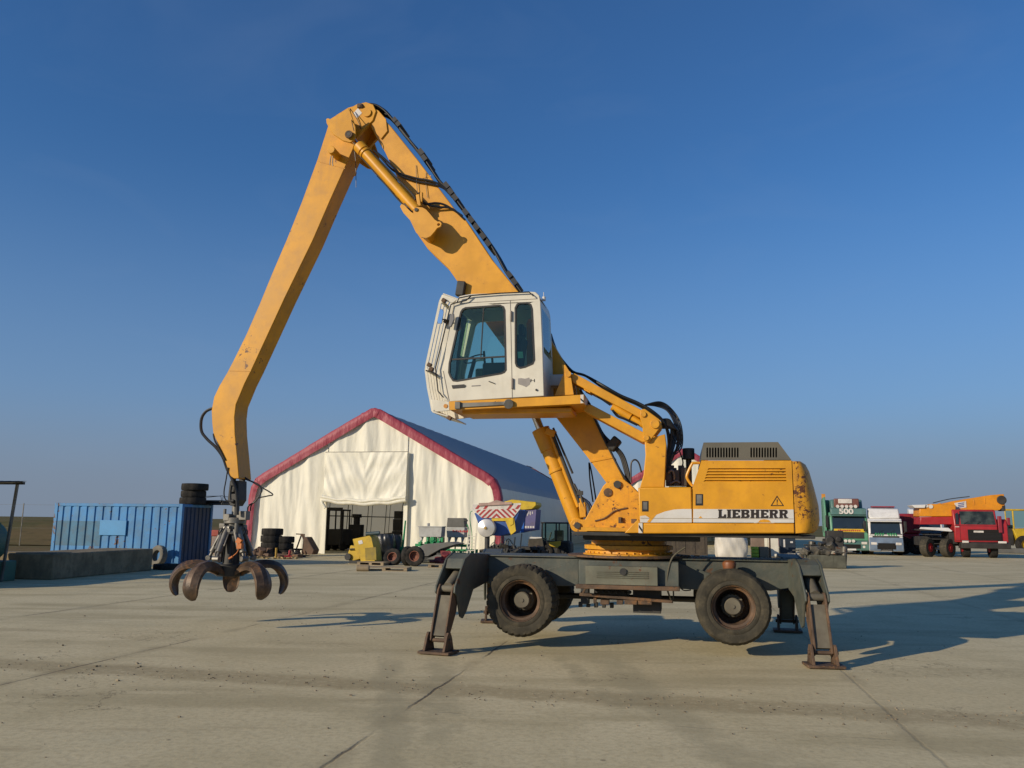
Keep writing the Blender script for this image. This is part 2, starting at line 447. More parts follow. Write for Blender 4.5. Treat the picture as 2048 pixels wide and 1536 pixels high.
# earth bank at the edge of the field, left of the container
eb = MB()
def bank(s, q):
    x = -120 + s*124; y = 60 + q*60
    h = (0.75 + 0.5*math.sin(x*0.11)*0.4 + 0.12*rnd.random())*math.sin(math.pi*min(1, q*1.3+0.02)) if q < 0.75 else 0.05
    return (x, y, -0.1 + max(0, h)*1.7)
eb.grid(bank, 120, 14)
struct(eb.build('earth_bank', bpy.data.materials['field_soil'], smooth=60))

gq = MB(); rg = random.Random(12)
for k in range(900):
    x = rg.uniform(-9, 8); y0 = 10.3-.21*x if rg.random() < .5 else rg.uniform(5.5, 24)
    y = y0+rg.gauss(0, .34); r_ = rg.uniform(.004, .011) if rg.random() < .95 else rg.uniform(.011, .02)
    gq.cbox((x, y, r_*.4), (r_*2, r_*1.5, r_), Matrix.Rotation(rg.uniform(0, 6), 3, 'Z') @ Matrix.Rotation(rg.uniform(-.5, .5), 3, 'X'))
struct(gq.build('loose_gravel', paint('gravel', (0.25,0.2,0.13), .9, var=.3), smooth=0), 'stuff')

# ------------------------------------------------------------------ material handler
TH = R(11.5)
HC = Vector((2.05, 14.6, 0))
F = Frame(HC, -TH)
hm = thing('material_handler', 'large yellow wheeled material handler with raised white cab and hanging claw grapple', 'material handler', HC, -TH)
def P(lst, v): return [F.pl(x, y, v) for x, y in lst]
def p3(x, y, v): return F.p3(x, y, v)

# ---- chassis
ZT, ZB = 1.44, 0.98
cb = MB()
for sgn in (-1, 1):
    cb.prism([(-2.72,ZT-.02),(2.98,ZT-.02),(2.98,ZB+.1),(2.3,ZB-.02),(1.0,ZB),(.6,ZB-.02),(-.8,ZB-.02),(-1.2,ZB+.02),(-2.3,ZB-.04),(-2.72,ZB+.05)], sgn*0.46-0.05, sgn*0.46+0.05)
cb.box(-2.68, 2.94, -.4, .4, ZB+.12, ZT-.05)
cb.box(-2.76, 3.02, -.56, .56, ZT-.025, ZT)          # top flange
cb.box(-.75, .85, -1.0, 1.0, ZB+.02, ZT-.04)
ch = cb.build('chassis', M_frame, hm, bevel=.012)
tb = MB(); tb.box(-.62, .52, -1.12, -1.0, ZB+.05, ZT-.12)
for k in range(4): tb.box(-.45, .38, -1.135, -1.12, ZT-.2-.03*k-.012, ZT-.2-.03*k)
toolbox = tb.build('tool_box', paint('tool_box_paint', (0.15,0.15,0.105), 0.6, var=0.12, dirt=0.5, dirtc=(0.1,0.08,0.05), rust=0.3), hm, bevel=.01)
q = MB(); q.cyl((-.02,-1.15,ZT-.2), (-.02,-1.12,ZT-.2), .055, n=16); q.build('lock', M_dark, toolbox)
q = MB(); q.box(-.78, .86, -1.14, -.98, ZB-.02, ZB+.045); q.build('rusty_sill', M_rust, hm, bevel=.008)
# triangular gussets towards the axles
q = MB()
for sgn in (-1, 1):
    for a in (-1, 1):
        q.prism([(a*.8, ZT-.05), (a*1.7, ZB+.12), (a*1.7, ZB-.05), (a*.8, ZB-.02)], sgn*.56-.03+ (0.0), sgn*.56+.03)
q.build('gusset', M_frame, ch, bevel=.008, split=True)
# hydraulic manifolds, drive shaft and battered step bar below
q = MB()
q.box(-.55, .0, -.5, .2, ZB-.22, ZB-.01); q.box(.1, .55, -.62, .1, ZB-.42, ZB-.01); q.box(-.75, -.62, -.7, -.5, ZB-.3, ZB-.03)
for k in range(6): q.cyl((-.5+.11*k, -.52, ZB-.1), (-.5+.11*k, -.6, ZB-.1), .028, n=8)
for k in range(5): q.box(-.8+.13*k, -.74+.13*k, -.6, -.5, ZB-.36, ZB-.28-.03*(k % 2))
q.cyl((-1.4, .1, .74), (1.4, .1, .74), .05, n=12)
q.build('hydraulic_manifold', M_dark, hm, bevel=.006)
q = MB()
a = p3(1160,1188,-.8); b_ = p3(1345,1203,-.8)
q.beam(a, b_, .16, .045); q.beam(p3(1190,1193,-.8), p3(1190,1206,-.8), .05, .05); q.beam(p3(1165,1188,-.8), p3(1178,1163,-.8), .04, .03)
for x, w_ in ((1210,.14),(1240,.1),(1262,.2),(1290,.22)): c = p3(x, 1204, -.8); q.cbox(c, (w_, .14, .07))
q.build('access_step', M_rust, hm, bevel=.005)
q = MB()
q.tube([p3(1370,1095,-.95), p3(1345,1115,-1.0), p3(1335,1150,-1.0), p3(1335,1180,-.95), p3(1345,1205,-.8)], .014)
q.tube([p3(1345,1165,-.6), p3(1347,1190,-.6), p3(1344,1205,-.6)], .012); q.tube([p3(1355,1165,-.6), p3(1366,1180,-.6), p3(1382,1180,-.6)], .01)
q.build('hanging_hose', paint('dusty_hose', (0.1,0.09,0.06), .7), hm)
# axles and wheels
WB = 1.66
for a in (-WB, WB):
    q = MB(); q.cyl((a,-.75,.75), (a,.75,.75), .13, n=16); q.cbox((a,0,.78), (.42,.5,.4)); q.box(a-.12, a+.12, -.4, .4, .85, ZB+.06)
    q.build('axle', M_dark, hm, bevel=.01)
def wheel(u, sg, lugs):
    RO, RI, y0 = .565, .325, 1.3
    pr = [(RI,1.27),(RI+.02,1.295),(RI+.05,1.30),(RI+.075,1.287),(RO-.13,1.305),(RO-.045,1.29),(RO,1.235),(RO+.003,1.14),(RO,1.04),(RO-.06,1.0),(RO-.1,.995),(RO-.06,.985),(RO,.95),(RO+.003,.85),(RO,.75),(RO-.05,.7),(RI+.05,.69),(RI,.7)]
    pr = [(r, -sg*a if False else sg*a*1.0) for r, a in pr]
    def rm(i, j, r):
        if j in (6, 8, 12, 14) and i % 4 < 1: return r-lugs
        if j == 5 and i % 4 < 1: return r-lugs*.6
        return r
    wq = MB(); wq.lathe([(r, a) for r, a in pr], (0,0,0), 'y', 128, rm)
    t = MB(); t.lathe([(RI+.012,1.262),(RI,1.28),(RI-.01,1.27),(RI-.02,1.22),(RI-.055,1.2),(RI-.06,.9),(RI-.06,.74),(0.05,.74),(.0,.74)] if sg > 0 else [(RI+.012,-1.262),(RI,-1.28),(RI-.01,-1.27),(RI-.02,-1.22),(RI-.055,-1.2),(RI-.06,-.9),(RI-.06,-.74),(0.05,-.74),(0,-.74)], (0,0,0), 'y', 48)
    h = MB(); s_ = sg
    h.lathe([(0,s_*1.12),(.115,s_*1.12),(.13,s_*1.1),(.135,s_*.98),(.17,s_*.96),(.19,s_*.9),(.19,s_*.74)], (0,0,0), 'y', 24)
    for k in range(10):
        an = k*math.pi/5; h.cyl((.165*math.cos(an), s_*.95, .165*math.sin(an)), (.165*math.cos(an), s_*.98, .165*math.sin(an)), .014, n=6)
    h.cyl((0,s_*1.12,0), (0,s_*1.135,0), .03, n=8)
    ty = wq.build('tyre', M_tyre, None, smooth=40); ri = t.build('rim', M_rust, None); hu = h.build('hub', M_hub, None)
    e = bpy.data.objects.new('wheel', None); SC.collection.objects.link(e); e.parent = hm; e.location = (u, 0, .75); e.empty_display_size = .2
    for o in (ty, ri, hu): o.parent = e
    return e
for u in (-WB, WB):
    for sg in (-1, 1): e = wheel(u, sg, .022 if u < 0 else .006)
# orange support block on the rear wheel
q = MB(); c = p3(1458,1120,-.95)
q.lathe([(0,.0),(.06,-.005),(.1,-.03),(.11,-.06),(.09,-.16),(.08,-.2),(0,-.2)], (WB-.02, -.8, ZT+.0), 'z', 16); q.build('marker_cap', paint('orange_plastic', (0.22,0.075,0.025), .5, dirt=.4), hm)

# ---- outriggers
def outrigger(su, sv):
    root_ = Vector((-2.52 if su < 0 else 2.74, sv*.42, 0)); foot = Vector({(-1,-1): (-2.78,-2.02,0), (1,-1): (2.86,-1.72,0), (-1,1): (-2.84,2.12,0), (1,1): (2.84,2.3,0)}[(su, sv)])
    d = (foot-root_); L = d.length; d.normalize(); sd = Vector((-d.y, d.x, 0))
    M = Matrix.Identity(4)
    for i in range(3): M[i][0] = d[i]; M[i][1] = sd[i]; M[i][2] = (0,0,1)[i]; M[i][3] = root_[i]
    hw = .18
    prof = [(0,ZT+.01),(L-.78,ZT+.05),(L-.55,ZT-.03),(L-.18,.99),(L-.17,.9),(L-.27,.84),(L-.4,.52),(L-.5,.48),(L-.64,.58),(L-.9,.9),(0,1.0)]
    b1 = MB()
    for y0 in (-hw, hw-.035): b1.prism(prof, y0, y0+.035, M=M)
    b1.prism([(.04,ZT+.005),(L-.79,ZT+.04),(L-.79,1.02),(.04,1.03)], -hw+.034, hw-.034, M=M)
    b1.prism([(L-.79,ZT+.045),(L-.56,ZT-.035),(L-.46,ZT-.18),(L-.49,ZT-.2),(L-.58,ZT-.08),(L-.79,ZT-.01)], -hw+.034, hw-.034, M=M)
    o = b1.build('outrigger', M_frame, hm, bevel=.01)
    # leg
    kp = (L-.29, .95); fp = (L, .2)
    lg = MB(); dx, dz = fp[0]-kp[0], fp[1]-kp[1]; ll = math.hypot(dx, dz); nx, nz = dz/ll, -dx/ll   # outward normal
    def lp(a, o_): return (kp[0]+dx*a/ll - nx*o_, kp[1]+dz*a/ll - nz*o_)
    prof2 = [lp(-.08,-.02), lp(-.05,.07), lp(.05,.1), lp(ll-.12,.07), lp(ll+.02,.05), lp(ll+.04,-.05), lp(ll-.15,-.09), lp(.3,-.17), lp(.0,-.12)]
    for y0 in (-.135, .105): lg.prism(prof2, y0, y0+.03, M=M)
    lg.build('leg_plate', M_rust, o, bevel=.006)
    l2 = MB(); l2.prism([lp(.12,.045), lp(ll-.06,.03), lp(ll-.06,-.05), lp(.3,-.14), lp(.12,-.11)], -.104, .104, M=M)
    l2.build('leg', M_hub, o)
    l3 = MB(); l3.cyl(M @ Vector((kp[0],-.17,kp[1])), M @ Vector((kp[0],.17,kp[1])), .055, n=14)
    l3.cyl(M @ Vector((kp[0]-.02,0,kp[1]+.02)), M @ Vector((L-.76,0,ZT-.22)), .085, n=14)
    l3.build('jack_cylinder', M_hub, o)
    ft = MB(); ft.box(L-.2, L+.2, -.26, .26, .012, .05, M)
    for y0 in (-.19, .14):
        ft.prism([(L-.17,.05),(L+.17,.05),(L+.08,.26),(L+.03,.32),(L-.05,.31),(L-.1,.24)], y0, y0+.04, M=M)
    ft.cyl(M @ Vector((L,-.21,.2)), M @ Vector((L,.21,.2)), .03, n=12)
    ft.build('foot_pad', M_rust, o, bevel=.006)
    return o
for su in (-1, 1):
    for sv in (-1, 1): outrigger(su, sv)

# ---- slewing ring and lower platform
q = MB(); q.lathe([(0,ZT-.03),(.78,ZT-.03),(.78,ZT+.05),(.72,ZT+.06),(.7,ZT+.12),(.76,ZT+.125),(.76,ZT+.19),(.64,ZT+.2),(.62,1.82),(0,1.82)], (0,0,0), 'z', 64)
for k in range(36):
    an = k*math.pi/18; q.cyl((.73*math.cos(an), .73*math.sin(an), ZT+.045), (.73*math.cos(an), .73*math.sin(an), ZT+.085), .018, n=6)
q.build('slewing_ring', M_yelr, hm)
q = MB(); q.lathe([(.5,ZT+.0),(1.05,ZT+.0),(1.05,ZT+.03),(.5,ZT+.03)], (0,0,0), 'z', 48); q.build('ring_guard', M_rust, hm)
q = MB(); q.box(-.82, 2.9, -1.25, 1.25, 1.8, 1.855); q.box(-.7, 1.2, -.8, .8, 1.72, 1.8); q.build('underplate', M_dark, hm, bevel=.01)
q = MB()
q.box(-.7, 2.85, -1.05, 1.25, 1.87, 1.93)
q.box(-.35, .4, -.7, .7, 1.82, 2.0); q.box(.4, 2.9, -.95, .95, 1.88, 2.0)
q.build('deck', M_yelr, hm)

# ---- boom foot plates
fp = [(1276,984),(1262,970),(1248,959),(1240,956),(1230,956),(1215,963),(1206,972),(1173,1034),(1170,1039),(1158,1039),(1149,1042),(1144,1050),(1149,1059),(1160,1068),(1300,1070),(1300,1000)]
q = MB()
q.prism(P(fp, -.38), -.38, -.33); q.prism([(a[0], a[1]) for a in P(fp, -.38)], .33, .38)
bf = q.build('boom_foot', M_yelr, hm, bevel=.012)
q = MB(); c = p3(1235,969,-.38); q.cyl((c.x,-.42,c.z), (c.x,.42,c.z), .065, n=20); c = p3(1155,1051,-.38); q.cyl((c.x,-.42,c.z), (c.x,.42,c.z), .055, n=20)
q.build('pivot_pin', M_dark, bf)
q = MB()
q.tube([p3(1190,1042,-.39), p3(1210,1036,-.395), p3(1230,1022,-.395), p3(1255,1016,-.39)], .014)
c = p3(1216,985,-.39); q.cyl((c.x,-.4,c.z), (c.x,-.39,c.z), .075, n=18)
q.tube([p3(1244,1035,-.4), p3(1245,1052,-.45), p3(1252,1060,-.45), p3(1262,1050,-.45)], .014); q.cbox(p3(1240,1045,-.42), (.05,.06,.18)); q.cbox(p3(1225,1056,-.42), (.16,.05,.1)); q.cbox(p3(1268,1045,-.5),(.09,.1,.12))
q.build('valve_block', M_rust, hm, bevel=.005)
q = MB(); c = [p3(1188,1053,-.39), p3(1201,1066,-.39), p3(1188,1066,-.39)]
q.prism([(c[0].x,c[0].z),(c[1].x,c[1].z),(c[2].x,c[2].z)], -.386, -.3)
for a in (-.6, .6): pass
q.build('notch', M_void, bf)

# ---- superstructure side boxes
VN = -1.36
q = MB()
lb = P([(1276,975),(1383,974),(1385,1046),(1279,1046)], VN)
q.prism(lb, VN, -.62)
lb2 = P([(1276,1046),(1589,1046),(1590,1067),(1276,1067)], VN)
q.prism([(x, z) for x, z in lb2], VN+.012, 1.3)
q.prism([(x, z) for x, z in lb], .62, 1.36)
body = q.build('body', M_yel, hm, bevel=.02)
q = MB(); q.prism(P([(1249,1066),(1276,1038),(1281,1046),(1281,1066)], VN), VN+.004, VN+.3); q.build('front_step', M_yel, body, bevel=.01)
# engine door with louvres
dp = P([(1385.5,973),(1403,921),(1583,921),(1588.5,1045),(1385.5,1045)], VN)
def Q(pts, v=VN): return P(pts, v)
q = MB(); lou = []
slots = []
for k in range(5):
    y = 936.5+5.9*k
    slots.append(Q([(1417-1.9*k, y),(1571+.4*k, y),(1572+.4*k, y+3.1),(1415-1.9*k, y+3.1)]))
q.prism(dp, VN, VN+.03, holes=slots)
dr = q.build('engine_door', M_yel, hm, bevel=.0)
q = MB(); q.prism([(x, z) for x, z in dp], VN+.09, 1.35); q.build('engine_housing', M_yel, hm, bevel=.03)
q = MB()
for k in range(5):
    y = 936.5+5.9*k
    a = F.pl(1413-1.9*k, y+3, VN); b_ = F.pl(1573+.4*k, y+3, VN)
    q.beam((a[0], VN+.035, a[1]+.015), (b_[0], VN+.035, b_[1]+.015), .05, .006, up=(0,-.6,1))
q.build('louvre', M_yelr, dr)
# counterweight : rounded in plan and section
cwp = P([(1584.6,921),(1604,921),(1612,927),(1618,940),(1626,975),(1633,1010),(1635,1040),(1633,1058),(1626,1067),(1591.5,1068)], VN)
cx0 = cwp[0][0]
ys = [-1.36,-1.345,-1.3,-1.22,-1.1,-.8,0,.8,1.1,1.22,1.3,1.345,1.36]
vs = []; n = len(cwp)
zc = sum(z for x, z in cwp)/n
for y in ys:
    e = max(0, (abs(y)-.9)/.46); k = (1-e**2.6)**.5*0.62+.38 if e <= 1 else .38
    zz = 1-.02*e**4
    grow = 1 + .55*(1 - (y/1.36)**2)
    for x, z in cwp:
        xb = cx0+(cwp[-1][0]-cx0)*(z-cwp[0][1])/(cwp[-1][1]-cwp[0][1])
        vs.append((xb+(x-xb)*k*grow, y, zc+(z-zc)*zz))
fs = [[i*n+j, i*n+(j+1) % n, (i+1)*n+(j+1) % n, (i+1)*n+j] for i in range(len(ys)-1) for j in range(n)]
fs += [list(range(n)), list(range((len(ys)-1)*n, len(ys)*n))]
q = MB(); q.add(vs, fs); q.build('counterweight', paint('counterweight_paint', YEL, 0.5, var=0.08, dirt=0.45, dirtc=(0.42,0.18,0.03), rust=0.5, streak=0.7, sc=3.0), hm, smooth=50, bevel=.0)
# grey hood
hp = P([(1402,920),(1407,885),(1556,884),(1583,920)], VN+.1)
sl = []
def slot(px, py0, py1, hw=1.7):
    pts = [(px-hw, py0+2),(px-hw*.6,py0),(px+hw*.6,py0),(px+hw,py0+2),(px+hw,py1-2),(px+hw*.6,py1),(px-hw*.6,py1),(px-hw,py1-2)]
    return P(pts, VN+.1)
for k in range(12): sl.append(slot(1414.5+5.55*k, 895, 915))
for k in range(10): sl.append(slot(1502.5+5.55*k, 895, 915))
q = MB(); q.prism(hp, VN+.1, VN+.13, holes=sl); 
hz = [p for p in hp]
q.box(min(p[0] for p in hz)+.05, hz[2][0]-.02, VN+.131, 1.2, max(p[1] for p in hz)-.05, max(p[1] for p in hz)-.003)
q.prism([hz[0], hz[1], (hz[1][0]+.06, hz[1][1]), (hz[0][0]+.06, hz[0][1])], VN+.131, 1.2)
q.prism([hz[3], hz[2], (hz[2][0]-.06, hz[2][1]), (hz[3][0]-.06, hz[3][1])], VN+.131, 1.2)
hood = q.build('hood', M_hood, hm)
q = MB(); q.prism([(hz[0][0]+.08,hz[0][1]+.02),(hz[1][0]+.08,hz[1][1]-.07),(hz[2][0]-.08,hz[2][1]-.07),(hz[3][0]-.08,hz[3][1]+.02)], VN+.2, VN+.25); q.build('hood_lining', M_void, hood)
# sticker stripe, lettering, triangle sign, locks
V2 = VN-.004
def arc_q(pts): return P(pts, V2)
q = MB(); q.prism(arc_q([(1280,1045),(1280,1032),(1291,1031),(1296,1034),(1302,1038),(1312,1030),(1330,1023),(1348,1019),(1366,1018),(1383,1018),(1383.5,1045)]), V2, VN-.0005)
q.prism(P([(1386.5,1018),(1587,1019),(1588,1045.5),(1386.5,1045)], V2), V2, VN-.0005)
stp = q.build('white_stripe', M_whitep, hm, smooth=0)
q = MB(); q.prism(P([(1281,1036),(1587,1037.4),(1587,1038.2),(1281,1036.8)], V2-.003), V2-.003, V2-.0005); q.build('pinstripe', paint('grey_line', (0.3,0.24,0.15)), stp, smooth=0)
q = MB(); q.prism(P([(1516,1045),(1520,1040),(1528,1038.6),(1538,1040),(1542,1045)], V2-.003), V2-.003, V2-.0005)
q.prism(P([(1397,1036),(1401,1032),(1405,1036)], V2-.003), V2-.003, V2-.0005); q.prism(P([(1294,1044),(1300,1036),(1309,1028),(1313,1029),(1300,1045)], V2-.003), V2-.003, V2-.0005); q.build('torn_patch', M_yelr, stp, smooth=0, split=True)
# slab serif capitals drawn on a 10 x 14 grid
def letters(word, x0, x1, y0, y1, yr0, yr1):
    L_ = {
     'L': [[(0,0),(4.6,0),(4.6,1.6),(3.9,1.6),(3.9,11),(6.2,11),(7,8),(9,8),(9,14),(0,14),(0,12.4),(.8,12.4),(.8,1.6),(0,1.6)]],
     'I': [[(0,0),(5,0),(5,1.6),(4.2,1.6),(4.2,12.4),(5,12.4),(5,14),(0,14),(0,12.4),(.8,12.4),(.8,1.6),(0,1.6)]],
     'E': [[(0,0),(9,0),(9,4.5),(7,4.5),(6.4,2.8),(4,2.8),(4,5.6),(7,5.6),(7,8.4),(4,8.4),(4,11.2),(6.4,11.2),(7,9.5),(9,9.5),(9,14),(0,14),(0,12.4),(.8,12.4),(.8,1.6),(0,1.6)]],
     'H': [[(0,0),(4.6,0),(4.6,1.6),(4,1.6),(4,5.5),(6.4,5.5),(6.4,1.6),(5.8,1.6),(5.8,0),(10.4,0),(10.4,1.6),(9.6,1.6),(9.6,12.4),(10.4,12.4),(10.4,14),(5.8,14),(5.8,12.4),(6.4,12.4),(6.4,8.4),(4,8.4),(4,12.4),(4.6,12.4),(4.6,14),(0,14),(0,12.4),(.8,12.4),(.8,1.6),(0,1.6)]],
     'B': [[(0,0),(7.4,0),(9,.9),(9.5,3.2),(9,5.6),(7.9,6.8),(9.4,8),(9.9,10.4),(9.2,13),(7.6,14),(0,14),(0,12.4),(.8,12.4),(.8,1.6),(0,1.6)], [(4,2.6),(6,2.6),(6.4,3.8),(6,5.3),(4,5.3)], [(4,8.2),(6.2,8.2),(6.7,9.8),(6.2,11.4),(4,11.4)]],
     'R': [[(0,0),(7.4,0),(9.2,1),(9.7,3.9),(9.1,6.4),(7.7,7.6),(8.8,12.4),(10.2,12.4),(10.2,14),(6.2,14),(5,8.6),(4,8.6),(4,12.4),(4.6,12.4),(4.6,14),(0,14),(0,12.4),(.8,12.4),(.8,1.6),(0,1.6)], [(4,2.7),(6,2.7),(6.5,4.1),(6,5.8),(4,5.8)]],
    }
    wd = {'L': 9, 'I': 5, 'E': 9, 'H': 10.4, 'B': 9.9, 'R': 10.2}; gap = 0.8
    tot = sum(wd[c] for c in word)+gap*(len(word)-1); s_ = (x1-x0)/tot; x = 0; q = MB()
    for c in word:
        loops = []
        for lp_ in L_[c]:
            pts = []
            for a, b_ in lp_:
                X = x0+(x+a)*s_; f = (X-x0)/(x1-x0)
                pts.append((X, (y0+(yr0-y0)*f)+((y1+(yr1-y1)*f)-(y0+(yr0-y0)*f))*b_/14))
            loops.append(P(pts, V2-.006))
        q.prism(loops[0], V2-.006, V2-.0006, holes=loops[1:]); x += wd[c]+gap
    return q
letters('LIEBHERR', 1436, 1576, 1019, 1036, 1019.4, 1036.4).build('maker_lettering', M_letter, stp, smooth=0)
q = MB(); tri = [(1554,991),(1541,1012),(1568,1012)]; tin = [(1554,994),(1544,1010.4),(1565,1010.4)]
q.prism(P(tri, V2), V2, VN-.0005, holes=[P(tin, V2)]); q.prism(P([(1553,999),(1555.4,999),(1554.8,1005.5),(1553.6,1005.5)], V2), V2, VN-.0005); q.prism(P([(1553.2,1007),(1555.2,1007),(1555.2,1009),(1553.2,1009)], V2), V2, VN-.0005)
q.build('warning_triangle', M_letter, dr, smooth=0)
def lock(x0, y0, x1, y1, par):
    q = MB(); q.prism(P([(x0,y0),(x1,y0),(x1,y1),(x0,y1)], V2), V2, VN-.0005); o = q.build('lock_plate', M_blackp, par, smooth=0)
    q = MB(); cx, cy = (x0+x1)/2, (y0+y1)/2
    q.prism(P([(x0+2.4,y0+2),(x1-2.4,y0+2),(x1-2.4,y1-4),(x0+2.4,y1-4)], V2-.006), V2-.006, V2-.0006); q.build('lock_handle', M_gmet, o if False else par, smooth=0)
    c = F.pl(cx, cy, V2); 
lock(1391,988,1406,1011,dr); lock(1284,1002,1297,1023,body)
q = MB(); q.prism(P([(1277,1046),(1285,1046),(1285,1066),(1277,1066)], V2), V2, VN+.01); chv = q.build('hazard_marking', M_whitep, hm, smooth=0)
q = MB()
q.prism(P([(1277.5,1049),(1284.5,1059),(1284.5,1065),(1277.5,1055)], V2-.003), V2-.003, V2-.0005); q.build('black_bar', M_blackp, chv, smooth=0)
# counterweight seam, deck clutter
q = MB(); q.prism(P([(1583.2,921),(1584.8,921),(1591.6,1067),(1589.6,1067)], VN), VN+.02, 1.3); q.build('panel_gap', M_void, body)
q = MB()
q.tube([p3(1385,972,-1.2), p3(1376,960,-1.2), p3(1374,950,-1.2), p3(1384,928,-1.2), p3(1388,926,-1.2), p3(1400,926,-1.2)], .022, k=4); q.build('handrail', M_yel, hm)
q = MB()
c = p3(1377,905,-.3); q.cyl((c.x,-.3,c.z-.12), (c.x,-.3,c.z+.07), .1, n=18); q.cyl((c.x,-.3,c.z-.7), (c.x,-.3,c.z-.12), .05, n=12); q.build('air_intake', M_dark, hm, bevel=.01)
q = MB()
for k in range(9):
    x = 1338+5*k; c = p3(x, 972, -.7+.12*(k % 3)); h = .22+.12*((k*7) % 4)/3
    q.cbox((c.x, c.y, c.z+h/2), (.1, .16, h))
q.box(p3(1338,970,0).x, p3(1390,970,0).x, -.5, .9, 2.0, 2.62)
q.build('hydraulic_block', paint('oily_metal', (0.05,0.042,0.032), .5, dirt=.6, dirtc=(0.14,0.11,0.07)), hm, bevel=.01)
q = MB(); q.tube([p3(1336,946,-.8), p3(1344,941,-.8), p3(1348,950,-.8), p3(1348,960,-.8)], .02); q.tube([p3(1340,968,-.8), p3(1352,962,-.8), p3(1360,966,-.8)], .02); q.build('steel_pipe', M_gmet, hm)
# ---- wire loop and aerials by the boom foot
q = MB(); q.tube([p3(1262,965,-.6), p3(1262,930,-.6), p3(1266,921,-.6), p3(1272,920,-.6), p3(1278,927,-.6), p3(1283,945,-.6)], .014)
q.tube([p3(1186,1004,.6), p3(1180,960,.6), p3(1178,925,.6)], .014); q.tube([p3(1192,1000,.6), p3(1184,950,.6), p3(1179,926,.6)], .014); q.build('grab_loop', M_black, hm)
# ---- boom
BH = .255
bp = [(745,220),(757,224),(770,240),(783,254),(835,319),(908,416),(931,439),(985,520),(1040,587),(1090,660),(1140,745),(1181,815),(1227,915),(1250,962),(1247,978),(1236,985),(1222,980),(1213,966),(1181,922),(1110,832),(1020,712),(928,586),(917,566),(896,536),(855,497),(830,461),(812,405),(798,362),(770,304),(753,276),(741,252),(734,228)]
q = MB(); q.prism(P(bp, -BH), -BH, BH); boom = q.build('boom', M_yel, hm, bevel=.014)
q = MB(); q.prism(P([(1179,920),(1227,912),(1229,916),(1181,925)], -BH-.012), -BH-.012, BH+.012); q.build('weld_band', M_yel, boom, bevel=.006)
# side reinforcing plate at the boom tip
q = MB()
for sg in (-1, 1):
    e = sg*(BH+.03); a = P([(734,226),(744,214),(757,221),(772,238),(775,262),(762,278),(748,262)], -BH-.03)
    q.prism(a, min(e, sg*BH), max(e, sg*BH))
q.build('tip_plate', M_yel, boom, bevel=.008, split=True)
# ---- stick
SH = .235
sp = [(656,252),(634,321),(603,405),(573,480),(545,545),(520,606),(493,668),(470,715),(455,744),(439,771),(428,794),(423,821),(424,845),(426,864),(433,884),(447,912),(455,938),(460,951),(468,957),(478,957),(474,909),(470,868),(469,834),(472,809),(480,790),(489,768),(503,740),(570,595),(626,480),(661,399),(692,330),(706,298),(716,268),(728,242),(748,226),(746,213),(738,207),(728,206),(696,215),(672,230)]
q = MB(); q.prism(P(sp, -SH), -SH, SH); stick = q.build('stick', M_yels, hm, bevel=.012)
q = MB()
for sg in (-1, 1):
    a = P([(690,222),(712,209),(732,204),(746,209),(752,222),(746,240),(728,258),(708,282),(690,260)], -SH-.08)
    q.prism(a, min(sg*SH, sg*(SH+.08)), max(sg*SH, sg*(SH+.08)))
q.build('pivot_plate', M_yels, stick, bevel=.008)
q = MB(); c = p3(733,224,-.36); q.cyl((c.x,-.345,c.z), (c.x,.345,c.z), .085, n=18); q.build('pivot_pin', M_yels, stick)
q = MB(); c = p3(702,274,-.6); q.cyl((c.x,-.73,c.z), (c.x,.73,c.z), .04, n=18); q.build('cylinder_pin', M_dark, stick)
q = MB(); q.lathe([(.045,-.728),(.075,-.728),(.08,-.7),(.045,-.7),(.045,-.728)], (c.x,0,c.z), 'y', 20); q.build('pin_collar', M_rust, stick)
lug1 = [(652,238),(656,236),(660,238),(696,216),(700,222),(706,240),(711,254),(711.5,268),(708,280),(700,285),(685,281),(667,269),(658,256),(653,246)]
LV = -.66
for sg in (1, -1):
    q = MB(); a = P(lug1, LV); q.prism(a, sg*LV, sg*(LV+.045)) if sg > 0 else q.prism(a, -LV-.045, -LV)
    b_ = P([(668,245),(690,228),(697,232),(700,255),(690,268),(672,262)], LV)
    q.prism(b_, LV+.045, -SH) if sg > 0 else q.prism(b_, SH, -LV-.045)
    q.build('cylinder_bracket', M_yels, stick, bevel=.008)
q = MB(); c = p3(663,300,-.55); c2 = F.p3(663,300,-.55); q.cyl((c.x,-.57,c.z), (c.x,.57,c.z), .075, n=20); q.build('cross_tube', M_yels, stick, bevel=.008)
